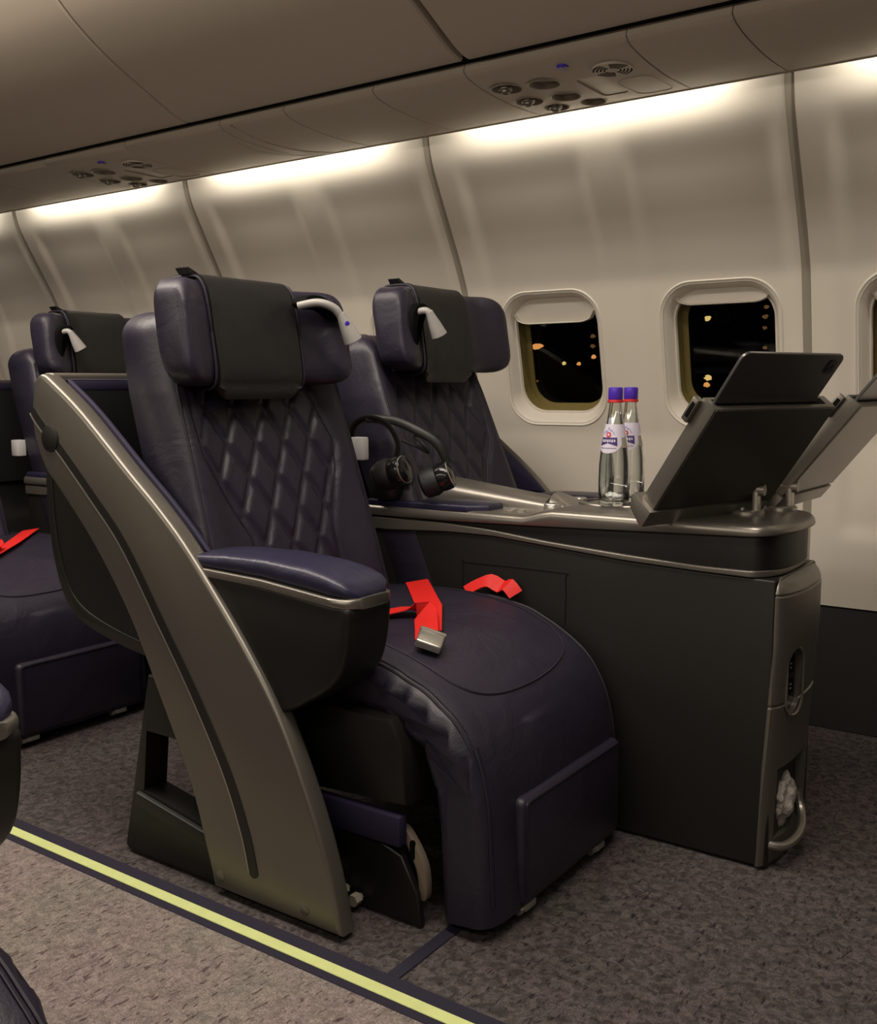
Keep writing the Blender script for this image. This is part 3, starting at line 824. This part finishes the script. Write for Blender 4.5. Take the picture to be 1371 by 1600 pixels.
    obj('belt_end', ribbon(spline([V((-1.175, 1.770, .474)), V((-1.155, 1.785, .488)), V((-1.130, 1.795, .497)), V((-1.105, 1.800, .486)), V((-1.085, 1.795, .493)), V((-1.065, 1.795, .474))], 3), V((0.3, 1, 0.8)), 0.034, 0.0018), RED, belt)
    c = sx(-1.035, 1.428, .014)
    nrm = (on(28, 1.475) - on(26, 1.475)).cross(V((0, 1, 0))); nrm = -nrm if nrm.z < 0 else nrm
    q = Matrix.Translation(c) @ nrm.to_track_quat('Z', 'Y').to_matrix().to_4x4() @ Matrix.Rotation(math.radians(118), 4, 'Z')
    b = xf(bx(-.024, .024, -.028, .028, -.006, .010, 0.004, 3), q)
    bk = obj('belt_buckle', b, SILVERL, belt); bk['label'] = 'brushed metal lift buckle'
    obj('buckle_flap', xf(bx(-.025, .025, -.030, -.018, -.010, .012, 0.003, 2), q), SILVERL, bk)
    return t

seat1 = make_seat('near navy quilted leather aisle seat with red belt and buckle on its cushion')
def mirror_copy(src, total_y, dx, label):
    c = copy_tree(src); c.scale.y = -1; c.location = V((LX + dx, total_y - LY, 0)); c['label'] = label
    return c
def child(o, n): return [c for c in o.children if c.name.split('.')[0] == n]
seat2 = make_seat('navy quilted window seat beside the console, directly under the windows', far=True)
seat2.scale.y = -1; seat2.location = V((LX, 3.53 - LY, 0))
def widen(s):
    for n in ('side_panel', 'armrest', 'arm_housing', 'pedestal', 'bolt'):
        for c in child(s, n): c.location.y -= 0.13
    for n in ('seat_cushion', 'leg_rest_pad', 'seat_frame', 'base_plate', 'frame_bar', 'recline_lever', 'seat_belt'):
        for c in child(s, n): c.scale.y = 0.62; c.location.y -= 0.29
    for n in ('backrest',):
        for c in child(s, n): c.scale.y = 0.94; c.rotation_euler.y = -0.10; c.location.x += 0.103; c.location.z += 0.012
    for c in child(s, 'headrest'): c.location.z += 0.033
widen(seat2)
seat3 = copy_tree(seat1); seat3.location.x -= 1.46; seat3['label'] = 'rear aisle seat at the left edge, its cushion showing behind the silver side panel'
seat4 = copy_tree(seat2); seat4.location.x -= 1.35; seat4['label'] = 'rear window seat whose charcoal headrest shows above the silver panel at left'
seat5 = mirror_copy(seat1, 1.760, 0.080, 'seat across the aisle with its armrest tip and cushion edge in the lower left corner')

for n in ('seat_cushion', 'leg_rest_pad'):
    for c in child(seat5, n): c.location.x += 0.07; c.location.y -= 0.02

# ------------------------------------------------------------------ the console between two seats
def plan(xb, xn, y0, y1, r, ins=0.0, n=14, ry=0.12):
    """footprint: straight back, rounded nose; dense along x so tops can slope"""
    xb, xn, y0, y1 = xb + ins * 0.2, xn - ins, y0 + ins, y1 - ins; r = max(r - ins, 0.004); out = []
    ry = max(0.01, ry - ins)
    m = 40
    for i in range(m): out.append((xb + (xn - r - xb) * i / m, y0))
    for i in range(n + 1):
        a = -PI / 2 + PI / 2 * i / n; out.append((xn - r + r * math.cos(a), y0 + ry + ry * math.sin(a)))
    for i in range(n + 1):
        a = PI / 2 * i / n; out.append((xn - r + r * math.cos(a), y1 - ry + ry * math.sin(a)))
    for i in range(m): out.append((xn - r + (xb - xn + r) * (i + 1) / m, y1))
    return out
def slab(xb, xn, y0, y1, r, zb, zt, rad=0.006, ry=0.12):
    S = []
    fb = zb if callable(zb) else (lambda x: zb); ft = zt if callable(zt) else (lambda x: zt)
    def ring(ins, f, dz): return [V((x, y, f(x) + dz)) for x, y in plan(xb, xn, y0, y1, r, ins, 14, ry)]
    S.append(ring(0.002, fb, 0)); S.append(ring(0, fb, 0.002))
    for k in range(5):
        a = PI / 2 * k / 4; S.append(ring(rad * (1 - math.cos(a)), ft, -rad * (1 - math.sin(a))))
    return loft(S)
CZT = lambda x: interp(x, [(-1.52, .640), (-1.06, .640), (-1.0, .656), (-.5, .656)])
CZB = lambda x: interp(x, [(-1.42, .614), (-1.25, .615), (-1.01, .621), (-.85, .626), (-.6, .634), (-.5, .638)])
CBT = lambda x: interp(x, [(-1.42, .610), (-1.27, .610), (-1.14, .603), (-1.01, .590), (-.825, .578), (-.668, .571), (-.5, .571)])
CBB = lambda x: interp(x, [(-1.42, .582), (-1.256, .590), (-1.139, .590), (-.825, .566), (-.668, .560), (-.5, .557)])
def make_console(label):
    t = thing('centre_console', (-0.95, 1.97, 0), label, 'console', 'consoles between the paired seats')
    body = obj('console_body', slab(-1.485, -.531, 1.822, 2.090, 0.006, 0.006, lambda x: CBB(x) - 0.001, 0.004, 0.01), CHAR2, t)
    obj('lower_band', slab(-1.49, -.532, 1.816, 2.100, 0.055, CBB, CBT, 0.003), SILVERD, t)
    obj('dark_band', slab(-1.485, -.528, 1.824, 2.096, 0.057, lambda x: CBT(x) - 0.001, lambda x: CZB(x) + 0.001, 0.002), CHAR, t)
    top = obj('console_top', slab(-1.49, -.518, 1.812, 2.112, 0.066, CZB, CZT, 0.014), SILVER, t, sharp=50)
    # card pocket on the seat side
    pk = spline([(-1.215, .44), (-1.215, .525), (-1.20, .5265), (-.975, .527), (-.962, .515), (-.962, .42)], 4)
    obj('pocket_door', tube([V((p.x, 1.8215, p.y)) for p in pk], 0.0016, 5), CHAR, body)
    # front column
    S = []
    def col(z, ins, xb=-.530, n_=10): return [V((x, y, z)) for x, y in plan(xb - interp(z, [(0, .020), (.3, 0), (.6, 0)]), -.500 - interp(z, [(0, .020), (.2, .014), (.45, 0.0), (.6, 0)]), 1.812, 2.080, 0.029, ins, 14, 0.12)]
    SM = Matrix.Translation((-.507, 1.880, .360)) @ Matrix.Rotation(math.radians(-10), 4, 'Z')
    for z, ins in ((.006, .004), (.010, 0), (.08, 0), (.20, 0), (.318, 0), (.320, .003), (.324, .003), (.326, 0), (.45, 0), (.527, 0), (.529, .003), (.532, .003), (.534, 0.001), (.545, .006), (.555, .016), (.561, .028)):
        S.append(col(z, ins))
    column = obj('end_column', loft(S), SILVERD, t, sharp=50)
    cs = [obj('cutter', xf(prism(rrect(0.062, 0.125, 0.030), 'X', -.016, .10), SM), CHAR, t),
          obj('cutter', prism([(p.x, p.y) for p in [V((1.845, .055)), V((1.845, .180)), V((1.86, .195)), V((1.98, .195)), V((1.995, .18)), V((1.995, .055))]], 'X', -.60, -.40), CHAR, t),
          obj('cutter', bx(-.60, -.40, 1.845, 1.995, .055, .195), CHAR, t)]
    cut(column, cs)
    b = prism(rrect(0.066, 0.128, 0.031), 'X', -.024, -.0155); xf(b, SM)
    so = obj('socket_plate', b, GLOSS, column); so['label'] = 'glossy black plate with white socket marks'
    rim = [SM @ V((-.0005, p[0], p[1])) for p in rrect(0.066, 0.130, 0.032)]
    obj('socket_rim', tube(rim + rim[:2], 0.0025, 6), SILVER, column)
    for zz in (.385, .345):
        obj('socket', xf(bx(-.0165, -.0135, -.020, .022, zz - .374, zz - .346, 0.002, 1), SM), BLACK, so)
        b = new()
        for yy in (-.010, .009):
            for dz in (-.004, .004): join(b, xf(bx(-.0136, -.0128, yy - .003, yy + .003, zz - .36 + dz - .0012, zz - .36 + dz + .0012), SM))
        obj('socket_mark', b, WHITE, so)
    obj('indicator_light', xf(bx(-.0155, -.013, -.020, -.013, .044, .049, .001, 1), SM), emit('red_led', (1, 0.05, 0.02), 1.5), so)
    # stowage at the foot of the column with a hoop rail
    obj('stowage_back', bx(-.606, -.598, 1.845, 1.995, .055, .195), BLACK, column)
    hoop = spline([(-.548, 1.835, .048), (-.512, 1.850, .044), (-.500, 1.90, .044), (-.502, 1.95, .052), (-.515, 1.985, .075), (-.525, 1.99, .105)], 6)
    obj('hoop_rail', tube(hoop, 0.0085, 10), SILVER, column)
    # raised spine with rounded end
    S = []
    for i in range(21):
        s = i / 20; x = -1.47 + (1.47 - 1.075) * s; w = 0.060 - 0.012 * s; h = interp(s, [(0, .078), (.8, .040), (1, .030)])
        S.append([V((x, 1.985 + w * math.cos(a), .632 + h * max(0, math.sin(a)) ** 0.6)) for a in [PI * k / 16 for k in range(17)]])
    obj('console_spine', loft(S), SILVER, t, sharp=50)
    obj('spine_collar', loft([[V((x, 1.985 + 0.0495 * math.cos(a), .632 + 0.0325 * max(0, math.sin(a)) ** 0.6)) for a in [PI * k / 16 for k in range(17)]] for x in (-1.078, -1.068)]), CHAR, t)
    S = []
    for i in range(9):
        s = i / 8; x = -1.070 + 0.10 * s; w = 0.044 + 0.02 * s; h = 0.034 * (1 - s) + 0.002
        S.append([V((x, 1.985 + w * math.cos(a), .640 + h * max(0, math.sin(a)))) for a in [PI * k / 14 for k in range(15)]])
    obj('spine_tail', loft(S), SILVER, t, sharp=50)
    # navy elbow pads either side of the spine
    for y0, y1 in ((1.816, 1.925), (2.05, 2.108)):
        obj('elbow_pad', prism([(-1.48, y0), (-1.205, y0), (-1.165, y0 + .03), (-1.165, y1 - .02), (-1.185, y1), (-1.48, y1)], 'Z', .634, .652, 0.005, 3), LEATHER2, t)
    # round glassy knobs and small controls
    for x, y in ((-1.045, 1.915), (-1.070, 2.088)):
        obj('control_knob', lathe([(0.019, CZT(x) - .002), (0.019, CZT(x) + .010), (0.017, CZT(x) + .013), (0.012, CZT(x) + .0125)], (x, y, 0), 28), SILVERL, t)
    for x, y in ((-1.12, 1.860), (-1.09, 1.855), (-1.105, 1.885), (-1.13, 1.89)):
        obj('control_button', lathe([(0.009, .638), (0.009, .6415), (0.007, .643)], (x, y, 0), 16), SILVERL, t)
    ring_ = [V((-.93 + 0.09 * math.cos(a), 2.01 + 0.075 * math.sin(a), .6565)) for a in [2 * PI * k / 40 for k in range(41)]]
    obj('cup_ring', tube(ring_, 0.0025, 6), SILVER, t)
    return t
con1 = make_console('silver topped console between the two near seats, with bottles and tablet holders')
con2 = copy_tree(con1); con2.location.x -= 1.37; con2['label'] = 'console in the row behind, glimpsed left of the silver side panel'

# ------------------------------------------------------------------ tablet holders and tablets
def hbasis(yaw, tilt):
    w = V((math.sin(yaw), math.cos(yaw), 0)); n0 = V((-math.cos(yaw), math.sin(yaw), 0))
    u = math.cos(tilt) * V((0, 0, 1)) - math.sin(tilt) * n0; n = -(w.cross(u))   # n points towards the seat side
    return w, u, n
def holder(P, yaw, tilt, label, tlabel, hw=0.283, cover=None):
    cover = cover or COVER
    P = V(P); w, u, n = hbasis(yaw, tilt)
    m = Matrix.Identity(4)
    for i in range(3): m[i][0], m[i][1], m[i][2], m[i][3] = w[i], u[i], n[i], P[i]
    t = thing('tablet_holder', (P.x, P.y, P.z), label, 'tablet holder', 'tablet holders on the console')
    Wd, Ht, Th = 0.333, 0.235, 0.036
    hb = obj('holder_case', xf(prism([(0, 0), (Wd, 0), (Wd, Ht), (0, Ht)], 'Z', 0, Th, 0.003, 2), m), SILVERD, t)
    obj('back_cover', xf(bx(0.003, Wd - 0.003, 0.003, Ht - 0.002, -0.0022, 0.002, 0.0008, 1), m), cover, t)
    obj('bottom_channel', xf(prism([(-.006, 0.0), (.050, 0.0), (.052, -.010), (.040, -.030), (.002, -.040), (-.006, -.036)], 'X', -.012, Wd - .01, 0.003, 2), m @ Matrix(((1, 0, 0, 0), (0, 0, 1, 0), (0, 1, 0, 0), (0, 0, 0, 1)))), SILVER, t)
    obj('side_clip', xf(bx(-.010, .006, Ht - .055, Ht - .006, Th - .004, Th + .012, 0.003, 2), m), SILVERD, t)
    obj('clip_slot', xf(bx(-.0115, .0, Ht - .045, Ht - .014, Th - .001, Th + .007, 0.001, 1), m), BLACK, t)
    obj('slot', xf(bx(0.012, Wd - .02, Ht - .004, Ht + .0012, .010, .028, 0.001, 1), m), BLACK, t)
    # hinge and base plate
    e = P + w * hw
    S = [V((e.x + dx, e.y + dy, 0)) for dx, dy in ((0, 0),)]
    b = lathe([(0.034, .655), (0.034, .661), (0.030, .664)], (e.x - .01, e.y - .015, 0), 28); obj('base_plate', b, SILVERL, t)
    b = bx(e.x - .026, e.x - .012, e.y - .03, e.y - .005, .662, .715, .003, 2); join(b, bx(e.x + .004, e.x + .016, e.y - .03, e.y - .005, .662, .715, .003, 2)); obj('hinge_post', b, SILVERL, t)
    obj('hinge_pin', lathe([(0.011, e.x - .034), (0.0125, e.x - .030), (0.0125, e.x + .022), (0.011, e.x + .026)], (0, e.y - .018, .704), 20, 'X'), SILVER, t)
    # the tablet standing in the slot
    tt = thing('tablet', (P + u * Ht), tlabel, 'tablet', 'tablets standing in their holders')
    tw, y0, y1 = 0.275, 0.10, Ht + 0.108
    def tb(ins, z): return [m @ V((0.008 + tw / 2 + p[0], (y0 + y1) / 2 + p[1], 0.017 + z)) for p in rrect(tw - 2 * ins, y1 - y0 - 2 * ins, 0.016 - ins)]
    obj('tablet_body', loft([tb(.0012, -.0031), tb(0, -.002), tb(0, .002), tb(.0012, .0031)]), TABG, tt)
    obj('screen', loft([tb(.006, .0030), tb(.006, .0034)]), GLOSS, tt)
    b = xf(prism(rrect(0.026, 0.030, 0.008), 'Z', .0125, .0142, 0.0006, 1), m @ Matrix.Translation((tw - .018, y1 - .026, 0)))
    cb = obj('camera_bump', b, GLOSS, tt)
    for dx, dy in ((-.005, .006), (-.005, -.006), (.006, 0.0)):
        obj('camera_lens', xf(lathe([(0.0042, .0115), (0.0042, .0126), (.003, .0110)], n=14), m @ Matrix.Translation((tw - .018 + dx, y1 - .026 + dy, 0))), CHAR2, cb)
    return t
holder((-0.739, 1.742, 0.681), 0.376, 0.645, 'large grey tablet holder nearest the aisle with dark back cover', 'tablet with a camera bump standing in the nearer holder')
holder((-0.601, 2.080, 0.685), 0.038, 0.665, 'pale edged tablet holder behind the dark one, cut by the right edge', 'tablet standing in the holder at the right edge', 0.030, SILVER)  # silver back cover paints in the reflection of the wall

# ------------------------------------------------------------------ bottles
def make_bottle(x, y, rot, label):
    z0 = 0.6565
    t = thing('water_bottle', (x, y, z0), label, 'bottle', 'glass water bottles on the console')
    outp = [(0.0, 0), (.026, 0), (.0305, .003), (.0315, .008), (.0305, .0105), (.0315, .014), (.0318, .060), (.0312, .085), (.029, .108), (.0255, .130), (.0215, .150), (.0172, .170), (.0142, .188), (.0126, .204), (.0120, .214), (.0122, .224)]
    inp = [(.0098, .224), (.0098, .206), (.0118, .188), (.0148, .170), (.019, .150), (.0232, .130), (.0266, .108), (.0288, .085), (.0294, .060), (.0292, .016), (.022, .010), (0.0, .008)]
    o = [(V(a)) for a in outp]; gp = [(max(p[0], 0.0002), p[1]) for p in outp + inp]
    b = new(); join(b, lathe(gp, (x, y, z0), 40, cap=False))
    obj('glass', b, GLASS, t, sharp=80)
    wp = [(.0002, .0086)] + [(a - .0004, h) for a, h in [(.022, .0105), (.0292, .0165), (.0294, .060), (.0288, .085), (.0266, .108), (.0232, .130), (.019, .150), (.0148, .170), (.0126, .184)]] + [(.0002, .184)]
    obj('water', lathe(wp, (x, y, z0), 40, cap=False), WATER, t, sharp=80)
    cp = obj('cap', lathe([(.0138, .212), (.0148, .2135), (.0148, .232), (.0140, .2355), (.012, .2365), (.0002, .2365)], (x, y, z0), 30), PURPLE, t)
    cp['label'] = 'violet screw cap'
    obj('cap_ring', lathe([(.0150, .2060), (.0158, .2075), (.0150, .2115), (.0138, .212)], (x, y, z0), 30, cap=False), REDCAP, cp)
    # wrap label on the shoulder with a rounded lower edge
    def shoulder(h): return interp(h, [(a[1], a[0]) for a in outp[3:]]) + 0.0004
    def patch(a0, a1, flo, fhi, off, nu=20, nv=8):
        rows = []
        for i in range(nu + 1):
            s = i / nu; a = a0 + (a1 - a0) * s; row = []
            lo, hi = flo(s), fhi(s)
            for k in range(nv + 1):
                h = lo + (hi - lo) * k / nv; r = shoulder(h) + off; row.append(V((x + r * math.cos(a + rot), y + r * math.sin(a + rot), z0 + h)))
            for k in reversed(range(nv + 1)):
                h = lo + (hi - lo) * k / nv; r = shoulder(h) + off - 0.0003; row.append(V((x + r * math.cos(a + rot), y + r * math.sin(a + rot), z0 + h)))
            rows.append(row)
        return loft(rows)
    R_ = math.radians
    lb = obj('label_wrap', patch(R_(-95), R_(95), lambda s: .107 + .040 * abs(2 * s - 1) ** 2.2, lambda s: .164, .0003), LABEL, t)
    lb['label'] = 'pale lilac label with navy band and red emblem'
    obj('label_band', patch(R_(-42), R_(42), lambda s: .121 + .006 * (1 - abs(2 * s - 1)), lambda s: .138, .0007), LABELN, lb)
    b = new()
    for k in range(7):
        a = -30 + k * 10; join(b, patch(R_(a - 3.2), R_(a + 3.2), lambda s, k=k: .1295 - .001 * (k % 2), lambda s: .134, .0010, 3, 2))
    obj('label_lettering', b, LABEL, lb)
    b = new()
    for k in range(9):
        a = -34 + k * 8.5; join(b, patch(R_(a - 2.6), R_(a + 2.6), lambda s: .1165, lambda s: .1178, .0008, 2, 1))
    obj('label_lettering', b, LABELN, lb)
    b = new(); seq = [(-34, .143), (-20, .150), (-14, .147), (-2, .157), (8, .150), (14, .152), (30, .143)]
    for (a0, h0), (a1, h1) in zip(seq, seq[1:]):
        join(b, patch(R_(a0), R_(a1), lambda s, h0=h0, h1=h1: h0 + (h1 - h0) * s, lambda s, h0=h0, h1=h1: h0 + (h1 - h0) * s + .0014, .0008, 4, 1))
    obj('mountain_line', b, BLUE, lb)
    b = patch(R_(-13), R_(13), lambda s: .1435 - .0052 * math.sqrt(max(0, 1 - (2 * s - 1) ** 2)), lambda s: .1436 + .0052 * math.sqrt(max(0, 1 - (2 * s - 1) ** 2)), .0011, 12, 3)
    em = obj('round_emblem', b, REDCAP, lb)
    b = patch(R_(-6), R_(6), lambda s: .1435 - .0022 * math.sqrt(max(0, 1 - (2 * s - 1) ** 2)), lambda s: .1436 + .0022 * math.sqrt(max(0, 1 - (2 * s - 1) ** 2)), .0014, 8, 2)
    b2 = patch(R_(62), R_(86), lambda s: .118, lambda s: .138, .0008, 8, 2)
    obj('price_code', b2, SEAMW, lb); obj('emblem_figure', b, LABEL, lb)
    t.scale = (1.04, 1.04, 1.06)
    return t
fa = math.atan2(-1.93, 0.91)
make_bottle(-0.918, 1.953, fa - 0.55, 'clear glass water bottle with violet cap, the nearer and left one of the pair')
make_bottle(-0.925, 2.045, fa - 0.40, 'clear glass water bottle with violet cap, the right one half hidden behind its twin')

# ------------------------------------------------------------------ headphones on the console
t = thing('headphones', (-1.40, 1.80, 0.655), 'black over-ear headphones resting between the two near seats', 'headphones')
def cup(c, d, r):
    c = V(c); q = Matrix.Translation(c) @ V(d).to_track_quat('Z', 'Y').to_matrix().to_4x4()
    k = obj('ear_cup', xf(lathe([(r * .7, -.02), (r * .95, -.016), (r, -.006), (r, .006), (r * .85, .014), (r * .5, .018), (.001, .019)], n=32), q), GLOSS, t)
    obj('ear_cushion', xf(lathe([(r * .98, -.018), (r * 1.08, -.030), (r * 1.0, -.052), (r * .8, -.058), (.001, -.05)], n=32), q), CLOTH, k)
    obj('cup_ring', xf(lathe([(r * .93, .0105), (r * .95, .0125), (r * .90, .0135)], n=32, cap=False), q), SILVERL, k)
cup((-1.372, 1.800, .722), (0.9, 0.1, 0.25), .034)
cup((-1.272, 1.835, .712), (0.75, 0.4, 0.35), .032)
obj('headband', tube(spline([(-1.385, 1.80, .745), (-1.375, 1.795, .785), (-1.40, 1.79, .825), (-1.45, 1.79, .838), (-1.50, 1.80, .825), (-1.53, 1.81, .79)], 6), 0.0035, 8, flat=0.010), CHAR, t)
obj('headband', tube(spline([(-1.265, 1.835, .740), (-1.285, 1.82, .785), (-1.33, 1.80, .815), (-1.39, 1.795, .835), (-1.46, 1.79, .838)], 6), 0.0035, 8, flat=0.010), CHAR, t)
obj('headband_pad', tube(spline([(-1.335, 1.805, .800), (-1.31, 1.80, .785), (-1.30, 1.81, .765), (-1.33, 1.815, .775), (-1.37, 1.805, .79)], 5), 0.004, 8), CHAR, t)
obj('cable_pouch', bx(-1.465, -1.385, 1.79, 1.86, .652, .735, 0.02, 4), CLOTH, t)

t = tag(obj('card_holder', bx(-1.505, -1.470, 1.785, 1.81, .742, .795, 0.003, 2), CARD), 'small pale card standing between the near seat backs behind the headphones', 'card')
t = tag(obj('card_holder', bx(-2.90, -2.865, 1.80, 1.83, .70, .75, 0.003, 2), CARD), 'small pale card standing behind the console at the left edge', 'card')

# ------------------------------------------------------------------ wrapped headset in the stowage
b = new(); bmesh.ops.create_icosphere(b, subdivisions=4, radius=1)
for v in b.verts:
    p = v.co.copy(); k = 1 + 0.30 * noise.noise(p * 2.3) + 0.14 * noise.noise(p * 6)
    v.co = V((-.540 + p.x * .030 * k, 1.912 + p.y * .040 * k, .112 + p.z * .056 * k))
tag(obj('plastic_bag', b, PLBAG, sharp=80), 'crumpled clear plastic bag stuffed in the foot of the console column', 'bag')

# ------------------------------------------------------------------ night outside the windows
SODIUM = emit('sodium_lamp', (1.0, 0.42, 0.12), 0.9); YEL = emit('yellow_lamp', (1.0, 0.72, 0.25), 0.9); REDL = emit('red_lamp', (1.0, 0.08, 0.02), 2.0); DIM = emit('dim_lamp', (0.8, 0.42, 0.16), 0.16)
lamps = [(-7.94, 1.53, .075, SODIUM), (-7.46, 1.26, .045, YEL), (-7.20, 1.25, .045, SODIUM), (-6.97, 1.66, .05, DIM), (-6.97, 1.51, .05, DIM), (-6.95, 1.35, .055, SODIUM), (-7.93, .99, .03, DIM),
         (-5.18, 1.85, .06, YEL), (-4.36, 1.97, .045, DIM), (-4.37, 1.84, .05, DIM), (-4.37, 1.69, .04, DIM), (-4.36, 1.42, .04, DIM), (-4.29, 1.31, .03, REDL), (-5.15, 1.02, .07, YEL), (-5.17, .92, .06, SODIUM)]
LL = ['brightest orange lamp, upper left in the left window', 'small yellow lamp left of centre in the left window', 'small orange lamp right of centre in the left window', 'dim lamp topmost of the right column in the left window',
      'dim lamp second in the right column in the left window', 'orange lamp lowest of the right column in the left window', 'faint lamp low in the left window', 'bright yellow lamp high in the right window', 'dim lamp topmost of the right column in the right window',
      'dim lamp second in the right column in the right window', 'dim lamp third in the right column in the right window', 'dim lamp low in the right column in the right window', 'small red lamp just above the tablet edge in the right window',
      'yellow lamp low in the right window left of the tablet', 'orange lamp lowest in the right window left of the tablet']
obj('ground', bx(-30, 15, 3.5, 40, -3.1, -3.0), mat('tarmac', (0.02, 0.02, 0.02), 0.9), kind='structure')
tag(obj('terminal_building', bx(-14, 3, 14.0, 20, -3.0, 6.0), mat('dark_facade', (0.006, 0.006, 0.006), 0.95, spec=0.05)), 'dark airport building seen at night through the windows', 'building')
for i, ((x, z, r, m_), l) in enumerate(zip(lamps, LL)):
    yl = 13.99
    t = thing('wall_lamp', (x, yl, z), l, 'lamp', 'distant lamps outside the windows')
    b = new(); bmesh.ops.create_uvsphere(b, u_segments=14, v_segments=8, radius=1)
    for v in b.verts:
        k = 1 + 0.5 * noise.noise(v.co * 2 + V((i * 3.1, 0, 0))); v.co = V((x + v.co.x * r * (1.5 if r > .07 else .75) * k, yl + v.co.y * r * .5, z + v.co.z * r * .55 * k))
    obj('lamp_head', b, m_, t)
    obj('lamp_bracket', bx(x - .01, x + .01, yl, yl + .012, z - .02, z + .02), CHAR, t)
